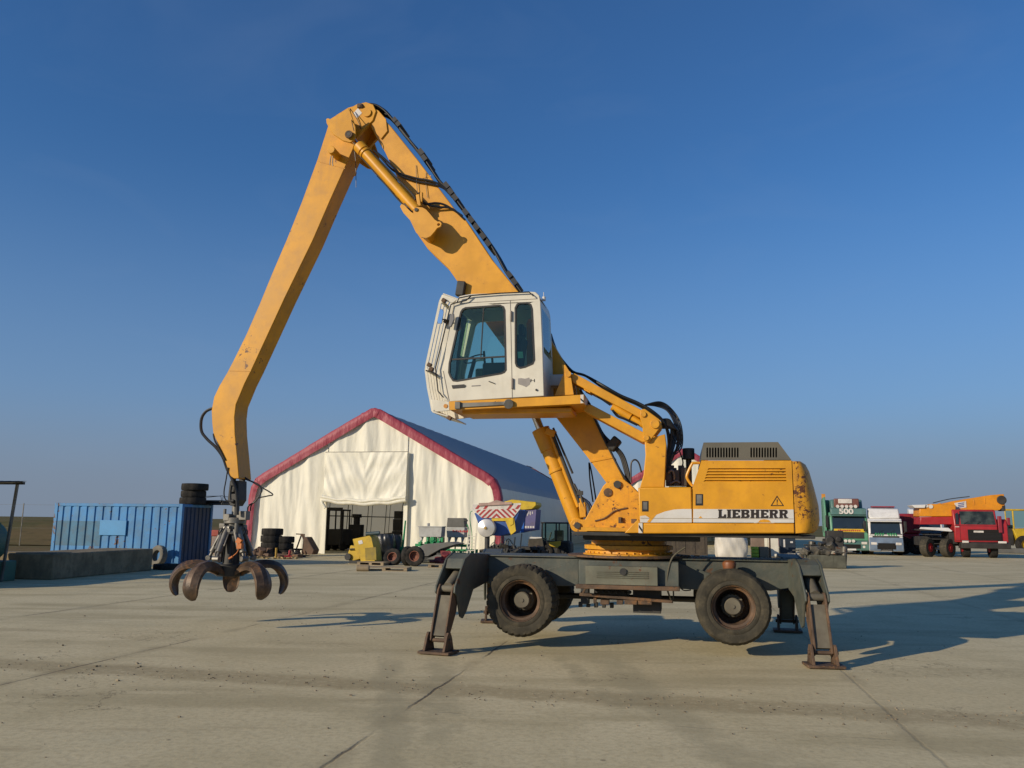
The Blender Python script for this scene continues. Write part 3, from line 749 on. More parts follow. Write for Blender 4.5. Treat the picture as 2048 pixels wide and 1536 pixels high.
# boom-side bracket
lug2 = [(800,413),(803,408),(808,410),(822,424),(830,428),(832,418),(837,414),(845,415),(852,419),(860,428),(869,439),(875,443),(880,443),(883,447),(881,453),(874,456),(868,464),(861,472),(852,476),(842,474),(832,465),(820,440),(807,426)]
for sg in (1, -1):
    q = MB(); a = P(lug2, LV)
    c = F.pl(877,449,LV); hole = circ(c, .028, 12)
    if sg > 0: q.prism(a, LV, LV+.045, holes=[hole])
    else: q.prism(a, -LV-.045, -LV, holes=[hole])
    b_ = P([(815,432),(850,436),(862,446),(858,464),(850,472),(842,470),(834,463),(824,445)], LV)
    if sg > 0: q.prism(b_, LV+.045, -BH)
    else: q.prism(b_, BH, -LV-.045)
    q.build('cylinder_bracket', M_yel, boom, bevel=.006)
    a = p3(702,274,-.5); b_ = p3(838,426,-.5); a.y = b_.y = -.5*sg; d = (b_-a).normalized()
    q = MB(); q.cyl(a+d*.30, b_-d*.08, .1, n=24); q.cyl(a+d*.26, a+d*.42, .125, n=24); q.cyl(a+d*.44, a+d*.49, .118, n=24)
    q.cyl(b_-V(0,.1,0), b_+V(0,.1,0), .085, n=20)
    cyl_ = q.build('stick_cylinder', M_yel, hm, bevel=.006)
    q = MB(); q.cyl(a, a+d*.3, .055, n=20); q.cyl(a-V(0,.09,0), a+V(0,.09,0), .08, n=20); q.build('piston_rod', M_chrome, cyl_)
    q = MB(); q.cyl(b_-V(0,.18,0), b_+V(0,.18,0), .035, n=16)
    q.build('pin', M_dark, cyl_)
    q = MB(); q.tube([a+d*.42+V(.03,-.02,.1), a+d*.8+V(0,0,.15), b_-d*.35+V(.05,0,.16), b_-d*.2+V(.05,0,.12)], .02); q.tube([a+d*.35+V(-.05,0,-.12), a+d*.9+V(-.03,0,-.13), b_-d*.5+V(-.05,0,-.13), b_-d*.3+V(0,0,-.1)], .014)
    q.build('feed_pipe', M_dark, cyl_)
q = MB(); q.cbox(p3(818,419,-.5), (.24,.16,.05), Matrix.Rotation(R(48), 3, 'Y')); q.build('rusty_clamp', M_rust, boom)
q = MB()
for pts in ([(634,321),(692,330),(691.6,332),(633.6,323)], [(1016,560),(925,580),(925.5,581.5),(1016.5,561.5)] , [(798,362),(870,366),(870,367.4),(798,363.4)]):
    pass
for (xa, ya, xb, yb) in ((635,322,690,337),(458,741,502,742)):
    a_ = F.pl(xa, ya, -SH-.002); b_ = F.pl(xb, yb, -SH-.002); q.beam((a_[0],-SH-.001,a_[1]), (b_[0],-SH-.001,b_[1]), .012, .018)
q.build('weld_seam', M_yels, stick, split=True)
q = MB()
for (xa, ya, xb, yb) in ((801,366,862,352),):
    a_ = F.pl(xa, ya, -BH-.002); b_ = F.pl(xb, yb, -BH-.002); q.beam((a_[0],-BH-.001,a_[1]), (b_[0],-BH-.001,b_[1]), .012, .018)
q.build('weld_seam', M_yel, boom, split=True)
# hoses on the boom
def hose(pts, vlist, r=.022, n=8):
    q = MB()
    for i, dv_ in enumerate(vlist):
        q.tube([p3(x+rnd.uniform(-1,1)*.7, y+rnd.uniform(-1,1)*.7, -BH)+V(0, dv_+BH, 0) for x, y in pts], r, n)
    return q
q = MB()
up = [(738,212),(752,214),(768,224),(788,246),(812,276),(850,323),(874,360),(902,390),(934,432),(965,470),(988,506),(1012,548),(1038,582),(1062,618)]
for i, (vo, k) in enumerate(((-.24,0),(-.18,-1.5),(-.1,1),(-.03,-1),(.04,1.5),(.12,0),(.2,1))):
    q.tube([p3(x+2.2+k*.6+rnd.uniform(-.8,.8), y-1.8+k*.4+rnd.uniform(-.8,.8), -.2)+V(0,.2+vo,0) for x, y in up], .026 if i % 2 else .02, 8)
q.build('hose_bundle', M_black, boom)
q = MB()
for x, y in ((795,256),(800,262),(846,318),(852,330),(896,384),(904,396),(913,408),(934,437),(945,452),(955,466),(968,484),(978,498),(1020,560),(1030,574)):
    c = p3(x+4, y-3, 0); q.cbox((c.x,0,c.z), (.13,.56,.09), Matrix.Rotation(R(52), 3, 'Y'))
q.build('hose_clamp', M_blackp, boom, split=True)
q = MB()
for k in range(2):
    q.tube([p3(747,300,-.5), p3(760+k*6,313+k*2,-.45), p3(780+k*10,335+k*3,-.4), p3(795+k*6,345+k*6,-.33), p3(830,356+k*6,-.3), p3(862,362+k*6,-.3), p3(888,374+k*3,-.27), p3(905,395,-.25)], .02)
q.tube([p3(843,400,-.5), p3(850,408,-.42), p3(872,406,-.36), p3(890,410,-.33), p3(910,422,-.3), p3(925,432,-.28)], .02)
q.tube([p3(838,385,-.5), p3(846,402,-.46), p3(858,410,-.4), p3(880,414,-.34), p3(905,418,-.3), p3(930,440,-.25)], .02)
q.tube([p3(772,336,-.5), p3(786,350,-.5), p3(800,372,-.5), p3(818,392,-.5)], .016)
q.build('hydraulic_hose', M_black, boom)
q = MB(); q.tube([p3(832,330,-.27), p3(833,360,-.29), p3(835,385,-.3), p3(840,400,-.32)], .006, 5); q.tube([p3(852,345,-.27), p3(852,370,-.28), p3(855,395,-.28)], .006, 5)
q.tube([p3(700,217,-.4), p3(704,245,-.7), p3(708,262,-.7)], .008, 5); q.tube([p3(701,218,-.4), p3(715,240,-.35), p3(722,258,-.33)], .008, 5)
q.tube([p3(708,300,-.2), p3(711,320,-.2), p3(712,360,-.2), p3(712,375,-.2)], .006, 5); q.tube([p3(666,312,-.56), p3(665,325,-.56), p3(666,332,-.56)], .01, 5); q.tube([p3(662,312,-.56), p3(660,325,-.56), p3(660,330,-.56)], .01, 5)
q.build('cable', M_black, boom)
q = MB(); q.cbox(p3(838,402,-.5), (.07,.09,.24), Matrix.Rotation(R(-10), 3, 'Y')); q.cbox(p3(843,395,-.5), (.05,.06,.2)); q.build('valve', M_yel, boom, bevel=.01)
# fittings on the tip
q = MB()
for k in range(7): q.cbox(p3(720+4*k, 213+2*(k % 2), -.3+.06*k), (.09,.1,.09), Matrix.Rotation(R(20*k), 3, 'Y'))
q.cyl(p3(722,213,-.35), p3(728,209,-.2), .04); q.build('tip_fitting', M_rust, stick, bevel=.01)
q = MB(); q.prism(P([(707,226),(716,216),(724,226),(714,236)], -SH-.085), -SH-.086, -SH-.07); q.build('sticker', M_whitep, stick)
# work lamp on the boom above the cab
q = MB(); c = p3(922,578,-.3); q.cbox(c, (.16,.14,.28), Matrix.Rotation(R(8), 3, 'Y')); q.cyl(p3(925,570,-.3), p3(928,564,-.3), .02); q.build('work_lamp', M_dark, boom, bevel=.02)
# hoses behind the cab and around the knee of the riser
q = MB()
for k in range(4):
    q.tube([p3(1097+k*1.5,668,-.1+.08*k), p3(1104+k*1.5,690,-.1+.08*k), p3(1120,714+k,-.1+.08*k), p3(1140,738+k,-.1+.08*k), p3(1152,746,-.2), p3(1172,752,-.5+.05*k), p3(1205,770+k*1.5,-.7+.05*k), p3(1240,790+k*1.5,-.7+.05*k), p3(1275,805+k*1.5,-.7+.05*k), p3(1305,822+k*2,-.7+.05*k), p3(1328,845,-.6+.06*k), p3(1337+k,880,-.5+.06*k), p3(1334+k*2,920,-.4), p3(1331+k*2,955,-.4)], .022, 7)
for k in range(5):
    q.tube([p3(1290,810,-.6), p3(1312+k*2,812-k*2,-.5), p3(1335+k*2,822-k,-.5+.1*k), p3(1350+k*3,850,-.5+.1*k), p3(1355+k*2,880+k*4,-.4+.1*k), p3(1350-k*3,905+k*3,-.3), p3(1340,930,-.3), p3(1336,955,-.3)], .013, 6)
for k in range(6):
    q.tube([p3(1322,840+k*3,-.55), p3(1340+k*2,842+k*3,-.55), p3(1343+k*2,870,-.5+.05*k), p3(1338+k,910,-.45), p3(1332+k,960,-.4)], .024, 6)
q.tube([p3(1345,870,-.5), p3(1358,900,-.5), p3(1366,925,-.4), p3(1360,940,-.3)], .012, 6)
q.build('hose_loop', M_black, hm)
# ---- boom hydraulic hoses in the lower gap
q = MB()
for k in range(3):
    q.tube([p3(1150+k*3,770,.0), p3(1182+k*2,830,-.1), p3(1200+k*3,868,-.2), p3(1222+k*3,890,-.25), p3(1240+k*3,910,-.25), p3(1250+k*3,940,-.25), p3(1256+k*2,968,-.25)], .024, 7)
q.tube([p3(1186,830,-.28), p3(1205,872,-.28), p3(1222,905,-.28), p3(1240,940,-.3), p3(1262,975,-.3)], .02, 7)
q.build('hose_run', M_black, hm)
q = MB(); c = p3(1228,888,-.22); q.cbox(c, (.17,.24,.24), Matrix.Rotation(R(40), 3, 'Y')); q.build('hose_coupling', M_dark, hm, bevel=.03)

# ---- boom lift cylinder
a = p3(1156,1050,0); b_ = p3(1073,838,0); a.y = b_.y = 0; top = b_ + (b_-a).normalized()*.55; d = (b_-a).normalized()
q = MB(); q.cyl(a+d*.05, b_-d*.2, .135, n=28); q.cyl(b_-d*.62, b_-d*.2, .15, .165, n=28); q.cyl(a-V(0,.15,0), a+V(0,.15,0), .12, n=20)
q.cyl(a+d*1.0, a+d*1.05, .15, n=28)
lc = q.build('lift_cylinder', M_yel, hm, bevel=.01)
q = MB(); q.cyl(b_-d*.25, top, .075, n=20); q.build('piston_rod', M_chrome, lc)
q = MB(); sd = V(.17,-.08,.04); q.cyl(a+d*.35+sd, b_-d*.3+sd*1.05, .032, n=10); q.cyl(a+d*.9+sd*1.5, b_-d*.25+sd*1.35, .02, n=8); q.build('feed_pipe', M_dark, lc)
q = MB(); q.cyl(a+d*.3+sd*.75, a+d*1.75+sd*.75, .045, n=12); q.cbox(b_-d*.32+sd*.9, (.18,.16,.12), Matrix.Rotation(R(20), 3, 'Y')); q.build('pipe_cover', M_yel, lc, bevel=.01)
q = MB()
q.cbox(p3(1160,986,-.25), (.1,.1,.07))
q.tube([p3(1158,980,-.25), p3(1164,1000,-.3), p3(1170,1020,-.3), p3(1172,1034,-.3)], .02); q.tube([p3(1148,968,-.2), p3(1160,990,-.25), p3(1176,1010,-.3), p3(1180,1022,-.3)], .02)
q.build('hose_joint', M_dark, lc)
q = MB(); q.cbox(p3(1166,1020,-.25), (.12,.14,.26), Matrix.Rotation(R(-5), 3, 'Y')); q.cyl(p3(1164,1010,-.25), p3(1161,996,-.25), .025); q.build('valve', M_yel, lc, bevel=.015)

# ---- cab riser linkage
RV0, RV1 = -1.15, -.75
q = MB()
q.prism(P([(1289,880),(1330,868),(1333,890),(1329,975),(1280,975),(1287,950),(1291,910)], RV0+.06), RV0+.06, RV1+.1)
ris = q.build('cab_riser', M_yel, hm, bevel=.012)
q = MB(); a_ = P([(1280,822),(1284,818),(1290,818),(1318,838),(1323,845),(1322,853),(1299,883),(1292,884),(1286,876),(1285,850),(1280,836)], RV0)
q.prism(a_, RV0, RV0+.045); q.prism(a_, RV1-.045+.15, RV1+.15); q.build('knee_plate', M_yel, ris, bevel=.008, split=True)
q = MB()
for x, y, r in ((1287,829,.045),(1310,848,.075),(1293,876,.045)):
    c = p3(x, y, RV0); q.cyl((c.x,RV0-.03,c.z), (c.x,RV1+.15,c.z), r, n=18)
q.build('pivot_pin', M_yelr, ris, bevel=.006)
q = MB(); q.prism(P([(1144,748),(1148,746),(1283,820),(1290,828),(1286,836),(1278,835),(1146,765),(1142,758)], RV0+.05), RV0+.05, RV1+.1); ua = q.build('upper_arm', M_yel, hm, bevel=.01)
q = MB(); q.prism(P([(1166,811),(1182,809),(1290,866),(1298,876),(1292,884),(1284,884),(1168,822)], RV0+.05), RV0+.05, RV1+.1); q.build('lower_arm', M_yel, hm, bevel=.01)
q = MB(); q.prism(P([(1166,770),(1182,778),(1180,786),(1168,780)], RV0+.08), RV0+.08, RV1); q.build('arm_lug', M_yel, ua)
q = MB(); a = p3(1225,812,-.95); b_ = p3(1290,852,-.95); a.y = b_.y = -.95; d = (b_-a).normalized()
q.cyl(a, a+d*.36, .075, n=18); q.cyl(a+d*.36, b_, .055, n=18); q.build('levelling_cylinder', M_yel, hm, bevel=.006)
q = MB(); q.tube([p3(1176,775,-.95), p3(1190,785,-.95), p3(1205,797,-.95), p3(1222,809,-.95)], .03); q.tube([p3(1160,780,-.9), p3(1180,810,-.9), p3(1186,830,-.9)], .02)
q.tube([p3(1225,820,-1.), p3(1235,832,-1.), p3(1250,838,-1.), p3(1275,850,-1.)], .02); q.build('hose', M_black, ua)
# ---- cab
CV0, CV1 = -1.5, -.42
PV = CV0
q = MB()
q.prism(P([(898,803),(1110,793),(1168,789),(1168,807),(1110,810),(899,820)], PV), PV, CV1)
q.prism(P([(1124,730),(1131,731),(1141,746),(1148,790),(1110,792.5),(1128,748)], RV0+.02), RV0-.03, RV0+.02)
q.prism(P([(1124,730),(1131,731),(1141,746),(1148,790),(1110,792.5),(1128,748)], RV0+.02), RV1+.12, RV1+.17)
plat = q.build('cab_platform', M_yel, hm, bevel=.012)
q = MB(); c = p3(1137,749,RV0); q.cyl((c.x,RV0-.06,c.z), (c.x,RV1+.2,c.z), .05, n=16); q.build('pivot_pin', M_yelr, plat)
q = MB(); q.prism(P([(1161,789.5),(1167,789),(1167,806),(1161,806.5)], PV-.004), PV-.004, PV-.0005); o = q.build('hazard_marking', M_whitep, plat, smooth=0)
q = MB(); q.prism(P([(1161,796),(1167,801),(1167,805),(1161,800)], PV-.008), PV-.008, PV-.0045); q.build('black_bar', M_blackp, o, smooth=0)
q = MB(); q.prism(P([(918,806),(1010,803),(1010,810),(918,815)], PV-.03), PV-.03, PV-.0005); q.cbox(p3(916,811,PV-.03), (.09,.08,.12)); q.cyl(p3(1017,808,PV-.07), p3(1017,808,PV-.0), .08, n=20)
q.build('sliding_rail', M_gmet, plat, bevel=.005)
# underside deepening of the platform
q = MB(); q.box(P([(918,815)], PV)[0][0], P([(1140,812)], PV)[0][0], -1.3, -.6, P([(1000,812)], PV)[0][1]-.1, P([(1000,812)], PV)[0][1]-.01); q.build('underframe', M_yel, plat, bevel=.02)

side = [(908,610),(913,600),(919,592),(940,588),(1059,583),(1071,584),(1078,590),(1081,603),(1085,690),(1088,792),(897,803),(886,770),(885.5,742),(893,690)]
win1 = [(925,618),(931,615),(1000,610),(1007,613),(1010,620),(1012.5,740),(1009,745),(1002,748),(914,763),(906,762),(900,753),(897,745),(898,727),(921,624)]
win2 = [(1034,608),(1040,605.5),(1056,605),(1062,609),(1065,618),(1069.5,720),(1066,728),(1050,735),(1040,737),(1033,733),(1030.5,726),(1030,616)]
Sd, W1, W2 = P(side, CV0), P(win1, CV0), P(win2, CV0)
q = MB(); q.prism(Sd, CV0, CV0+.045, holes=[W1, W2]); cab = q.build('cab', M_white, hm, bevel=.01)
q = MB(); q.prism(Sd, CV1-.045, CV1, holes=[W1, W2])
# roof, floor, rear wall below the rear window, rear pillars, front lower panel
def strip(i, j, t=.04, a=CV0+.045, b2=CV1-.045, mb=None, z0=0, z1=1):
    p, r = Vector(Sd[i]), Vector(Sd[j]); p, r = p+(r-p)*z0, p+(r-p)*z1
    dd = (r-p).normalized(); nn = Vector((-dd.y, dd.x)); cen = Vector((sum(s[0] for s in Sd)/len(Sd), sum(s[1] for s in Sd)/len(Sd)))
    if (cen-p).dot(nn) < 0: nn = -nn
    (mb or q).prism([p, r, r+nn*t, p+nn*t], a, b2)
for i in (0, 1, 2, 3, 4, 5, 6): strip(i, i+1)
strip(9, 10, .06); strip(8, 9, z0=.12); strip(7, 8, z1=.1)
strip(8, 9, a=CV0+.045, b2=CV0+.13, z1=.13); strip(7, 8, a=CV0+.045, b2=CV0+.13, z0=.1); strip(7, 8, a=CV1-.13, b2=CV1-.045, z0=.1)
strip(10, 11, z1=.8)
for k in (11, 12): strip(k, k+1, a=CV0+.045, b2=CV0+.1); strip(k, k+1, a=CV1-.1, b2=CV1-.045)
q.prism([Sd[13], Sd[0], (Sd[0][0]+.05, Sd[0][1]), (Sd[13][0]+.05, Sd[13][1])], CV0+.045, CV0+.1)
q.build('shell', M_white, cab, bevel=.006)
q = MB(); q.prism(W1, CV0+.02, CV0+.026); q.build('side_window', M_glass, cab, smooth=0)
q = MB(); q.prism(W2, CV0+.02, CV0+.026); q.build('side_window', M_glass, cab, smooth=0)
q = MB(); q.prism(W1, CV1-.026, CV1-.02); q.prism(W2, CV1-.026, CV1-.02); q.build('side_window', glass('clear_cab_glass', (0.93,0.96,0.94), 0.0), cab, smooth=0)
q = MB(); strip(7, 8, .006, CV0+.1, CV1-.1, z0=.1); q.build('rear_window', M_glass, cab, smooth=0)
q = MB()
for i in (11, 12): strip(i, i+1, .006, CV0+.1, CV1-.1)
q.prism([Sd[13], Sd[0], (Sd[0][0]+.006, Sd[0][1]), (Sd[13][0]+.006, Sd[13][1])], CV0+.1, CV1-.1); q.build('windscreen', M_glass, cab, smooth=0)
def offs(poly, d):
    c = Vector((sum(p[0] for p in poly)/len(poly), sum(p[1] for p in poly)/len(poly))); out = []; n = len(poly)
    ar = sum(poly[i][0]*poly[(i+1) % n][1]-poly[(i+1) % n][0]*poly[i][1] for i in range(n)); sg = 1 if ar > 0 else -1
    for i in range(n):
        p0, p1, p2 = Vector(poly[i-1]), Vector(poly[i]), Vector(poly[(i+1) % n])
        a_, b2 = (p1-p0).normalized(), (p2-p1).normalized()
        n1, n2 = Vector((a_.y, -a_.x))*sg, Vector((b2.y, -b2.x))*sg
        m_ = (n1+n2); m_ = m_/max(.3, m_.dot(n1)) if m_.length > 1e-6 else n1
        out.append(tuple(p1+m_*d))
    return out
q = MB()
for W_ in (W1, W2): q.prism(offs(W_, .006), CV0-.006, CV0+.05, holes=[offs(W_, -.022)])
q.prism(P([(898,717.5),(1012,711),(1012,714),(898,720.5)], CV0), CV0+.005, CV0+.03)
q.prism(P([(966,614),(968,614),(962,713),(960.4,713)], CV0), CV0+.004, CV0+.03)
q.build('window_seal', M_blackp, cab, smooth=0)
q = MB()   # door seams and trim
for pts in ([(1020,601),(1021.2,601),(1025.2,798),(1024,798)], [(919,606),(1075,597),(1075,598),(919,607)]):
    q.prism(P(pts, CV0-.003), CV0-.003, CV0-.0005)
q.prism(P([(885.8,742),(887,742),(899,801),(897.6,802)], CV0-.003), CV0-.003, CV0-.0005)
q.build('door_seam', paint('grey_seam', (0.14,0.12,0.1)), cab, smooth=0)
q = MB()
for x, y in ((1022,632),(1024.6,767)): c = p3(x, y, CV0-.02); q.cyl((c.x,CV0-.02,c.z-.085), (c.x,CV0-.02,c.z+.085), .02, n=10)
q.build('door_hinge', paint('hinge_grey', (0.25,0.21,0.17)), cab)
q = MB(); q.prism(P([(903,770.5),(928,768.5),(932,771),(929,775),(905,777)], CV0-.012), CV0-.012, CV0-.0005); q.build('door_handle', M_dark, cab)
q = MB(); q.prism(P([(1036,757),(1042,756),(1050,757.5),(1058,755),(1061,763),(1059,769),(1052,774),(1045,771),(1036,768)], CV0-.004), CV0-.004, CV0-.0005)
q.prism(P([(943,771),(961,770),(961,772),(943,773)], CV0-.004), CV0-.004, CV0-.0005); q.build('faded_sticker', paint('faded_grey', (0.24,0.22,0.2), var=.2), cab, smooth=0)
q = MB()
for pts in ([(1061,758),(1062.5,758),(1062.5,764),(1061,764)], [(1068,758),(1069.5,758),(1069.5,764),(1068,764)], [(1062.5,759.5),(1068,762),(1068,760.8),(1062.5,761)]): q.prism(P(pts, CV0-.004), CV0-.004, CV0-.0005)
c = p3(1073,780,CV0); q.cyl((c.x,CV0-.02,c.z), (c.x,CV0,c.z), .018, n=10); c = p3(979,764,CV0); q.beam((c.x-.01,CV0-.015,c.z+.01), (c.x+.09,CV0-.015,c.z-.03), .012, .014)
q.build('emblem_decal', M_blackp, cab, smooth=0)
# green note behind the rear side window and interior
q = MB(); q.prism(P([(1035,703.5),(1045.5,703),(1046.5,716),(1036,716.5)], CV0+.03), CV0+.03, CV0+.034); q.build('green_note', paint('note_green', (0.25,0.55,0.4)), cab, smooth=0)
q = MB(); q.prism(P([(951,719),(967,717.5),(967,722),(951,723)], CV0+.03), CV0+.03, CV0+.034); q.build('white_note', M_whitep, cab, smooth=0)
q = MB()
a = p3(1000,775,-.95); q.cbox((a.x,-.95,a.z+.12), (.5,.5,.14)); q.cbox((a.x+.32,-.95,a.z+.5), (.14,.48,.75), Matrix.Rotation(R(8),3,'Y')); q.cbox((a.x+.38,-.95,a.z+.98), (.1,.28,.2))
q.cbox((a.x+.02,-1.27,a.z+.22), (.5,.12,.3)); q.cbox((a.x+.02,-.63,a.z+.22), (.5,.12,.3)); q.cbox((a.x,-.95,a.z), (.4,.4,.18))
q.build('operator_seat', paint('dark_seat', (0.07,0.085,0.08), .8), cab, bevel=.03)
q = MB(); b_ = p3(935,770,-.95); q.cyl((b_.x,-.95,b_.z), (b_.x+.12,-.95,b_.z+.45), .035); q.lathe([(.17,0),(.185,.012),(.2,0),(.185,-.012),(.17,0)], (0,0,0), 'z', 24, M=Matrix.Translation((b_.x+.12,-.95,b_.z+.46)) @ Matrix.Rotation(R(-20),4,'Y'))
q.cyl((b_.x+.12,-1.14,b_.z+.46),(b_.x+.12,-.76,b_.z+.46),.012); q.cyl((a.x-.2,-1.27,a.z+.36),(a.x-.22,-1.27,a.z+.58),.02); q.cyl((a.x-.2,-.63,a.z+.36),(a.x-.22,-.63,a.z+.58),.02)
q.build('steering_column', paint('dark_control', (0.06,0.07,0.06), .6), cab)
q = MB(); q.cbox((a.x-.28,-.55,a.z+.2), (.5,.15,.42)); q.build('side_console', paint('console_green', (0.2,0.24,0.17), .7), cab, bevel=.03)
# front guard
gp = P([(886,590),(880,603),(866,668),(853,728),(851.5,740),(856,775),(861,800),(865,822)], CV0)
q = MB(); nb = 7
for k in range(nb):
    v = CV0+.02 + (CV1-CV0-.04)*k/(nb-1)
    for i in range(len(gp)-1):
        (xa, za), (xb, zb) = gp[i], gp[i+1]
        q.beam((xa,v,za), (xb,v,zb), .022, .045, up=(0,1,0) if False else (1,0,0))
q.build('guard_bar', M_white, cab)
q = MB()
for (xa, za) in (gp[1], gp[4], gp[7]): q.beam((xa+.03,CV0,za), (xa+.03,CV1,za), .04, .05)
a_ = P([(886,587),(884,600),(905,606),(916,598)], CV0); q.prism(a_, CV0, CV0+.03); q.prism(a_, CV1-.03, CV1)
q.prism(P([(886,586),(917,597),(917,600),(886,590)], CV0), CV0, CV1)
a_ = P([(862,799),(898,803),(899,821),(866,824)], CV0); q.prism(a_, CV0, CV0+.03); q.prism(a_, CV1-.03, CV1)
q.prism(P([(864,822),(900,832),(900,835),(865,825)], CV0), CV0, CV1)
a_ = P([(899,611),(908,608),(893,690),(886,742),(897,802),(888,800),(878,742),(884,690)], CV0+.02); q.prism(a_, CV0+.02, CV0+.05); q.prism(a_, CV1-.05, CV1-.02)
q.build('guard_frame', M_white, cab, bevel=.006)
q = MB(); c = p3(891,812,CV0-.01); q.cyl((c.x,CV0-.012,c.z), (c.x,CV0,c.z), .035, n=16); q.build('indicator', paint('amber', (0.6,0.25,0.03)), cab)
q = MB()
q.tube([p3(1067,592,CV0-.05), p3(1058,584,CV0-.05), p3(1000,586.5,CV0-.05), p3(942,591,CV0-.05), p3(918,596,CV0-.05), p3(914,605,CV0-.05), p3(902,609,CV0-.05), p3(900,616,CV0-.05), p3(885,680,CV0-.05), p3(871,735,CV0-.05), p3(876,782,CV0-.05), p3(887,795,CV0-.05)], .011, 6, k=1)
q.tube([p3(942,592,CV0-.05), p3(932,601,CV0-.05), p3(914,605,CV0-.05)], .011, 6, k=1)
q.tube([p3(852,741,CV0-.03), p3(865,745,CV0-.06), p3(876,751,CV0-.05)], .012, 6)
q.tube([p3(1081,600,CV0), p3(1090,615,-.9), p3(1098,640,CV1), p3(1101,700,CV1), p3(1102,745,CV1)], .012, 6)
q.tube([p3(883,637,CV0-.03), p3(890,640,CV0-.08), p3(899,641,CV0-.06)], .012, 6)
q.build('handrail', M_blackp, cab)
q = MB()
for x, y in ((888,601),(859,730),(863,738),(892,643),(899,836)): q.cbox(p3(x, y, CV0-.02), (.08,.07,.07), Matrix.Rotation(R(30),3,'Y'))
q.build('guard_hinge', M_rust, cab, bevel=.015)
q = MB(); q.prism(P([(880,620),(885,618),(888,624),(884,648),(876,648),(875,642)], CV0-.1), CV0-.12, CV0-.09)
q.build('mirror', paint('mirror_glass', (0.75,0.8,0.85), .15, metal=1, var=.01), cab, bevel=.005)
q = MB(); q.prism(P([(902,630),(909,628),(910,640),(904,655),(898,655)], CV0-.05), CV0-.1, CV0-.06); q.build('mirror_housing', paint('mirror_grey', (0.2,0.2,0.2), .5), cab, bevel=.01)
q = MB(); c = p3(1088,596,-1.2); q.cyl((c.x,-1.2,c.z-.05), (c.x,-1.2,c.z+.02), .03); q.cyl((c.x-.005,-1.2,c.z), (c.x-.005,-1.2,c.z+.1), .006); q.build('wiper_motor', M_whitep, cab)
q = MB(); c = p3(1112,765,-.5); q.cbox((c.x,-.6,c.z), (.4,.3,.2)); q.build('rear_box', M_whitep, cab, bevel=.02)

# ---- grapple
gx, gz = F.pl(477, 975, 0); 
gr = bpy.data.objects.new('grapple', None); SC.collection.objects.link(gr); gr.parent = hm; gr.location = (gx, 0, 0); gr.empty_display_size = .2
def GZ(py): return F.pl(470, py, 0)[1]
ztop = GZ(955)
q = MB()   # hanger
q.box(-.085, .0, -.16, -.1, GZ(985), GZ(952)); q.box(-.06, .05, .1, .16, GZ(985), GZ(952))
q.prism([(-.1,GZ(962)),(.08,GZ(962)),(.1,GZ(1000)),(.03,GZ(1012)),(-.06,GZ(1012)),(-.12,GZ(1000))], -.16, .16, holes=[[(-.05,GZ(975)),(.05,GZ(975)),(.05,GZ(988)),(-.05,GZ(988))]])
q.cyl((-.01,-.22,GZ(968)), (-.01,.22,GZ(968)), .045, n=14); q.cyl((0,-.2,GZ(1003)), (0,.2,GZ(1003)), .035, n=14)
q.build('hanger', M_dark, gr, bevel=.01)
q = MB(); q.cyl((-.03,0,GZ(1012)), (-.03,0,GZ(1035)), .07); q.cyl((-.03,0,GZ(1035)), (-.03,0,GZ(1047)), .2, n=24); q.cyl((-.04,0,GZ(1047)), (-.05,0,GZ(1060)), .15, n=20); q.box(-.17,-.04,-.2,-.05,GZ(1042),GZ(1028))
q.cyl((-.04,0,GZ(1062)), (-.04,0,GZ(1068)), .22, n=24); q.cbox((-.2,-.12,GZ(1052)), (.12,.1,.1)); q.cbox((.12,.05,GZ(1056)), (.12,.12,.12)); q.cyl((.1,-.16,GZ(1046)), (.1,-.16,GZ(1066)), .035, n=10); q.cyl((-.16,-.16,GZ(1018)), (-.16,-.16,GZ(1035)), .03, n=10)
q.build('rotator', M_gmet, gr, bevel=.012)
q = MB(); q.cyl((-.05,0,GZ(1060)), (-.06,0,GZ(1140)), .13, .16, n=18); q.cyl((-.06,0,GZ(1128)), (-.06,0,GZ(1152)), .3, .26, n=20)
for k in range(5):
    an = R(90+72*k); c = V(-.06+.2*math.cos(an), .2*math.sin(an), (GZ(1060)+GZ(1135))/2); q.cbox(c, (.05,.05,.5))
q.build('grapple_body', M_dark, gr, bevel=.012)
q = MB(); q.cbox((.19,-.05,GZ(1031)), (.16,.16,.17)); q.cbox((.1,-.05,GZ(1034)), (.1,.1,.09)); q.build('valve_block', M_gmet, gr, bevel=.01)
q = MB()
q.tube([p3(490,955,0)-V(gx,0,0), p3(515,970,0)-V(gx,0,0), p3(545,988,0)-V(gx,0,0), p3(535,992,0)-V(gx,0,0), p3(515,997,0)-V(gx,0,0), p3(503,1010,0)-V(gx,0,0), p3(501,1022,0)-V(gx,0,0)], .013)
q.tube([p3(490,958,0)-V(gx,0,0), p3(518,970,0)-V(gx,0,0), p3(522,985,0)-V(gx,0,0), p3(510,1003,0)-V(gx,0,0), p3(497,1012,0)-V(gx,0,0), p3(495,1025,0)-V(gx,0,0)], .015)
q.tube([p3(456,935,-.25)-V(gx,0,0), p3(452,960,-.25)-V(gx,0,0), p3(448,985,-.25)-V(gx,0,0), p3(452,1000,-.25)-V(gx,0,0), p3(466,1003,-.25)-V(gx,0,0)], .012)
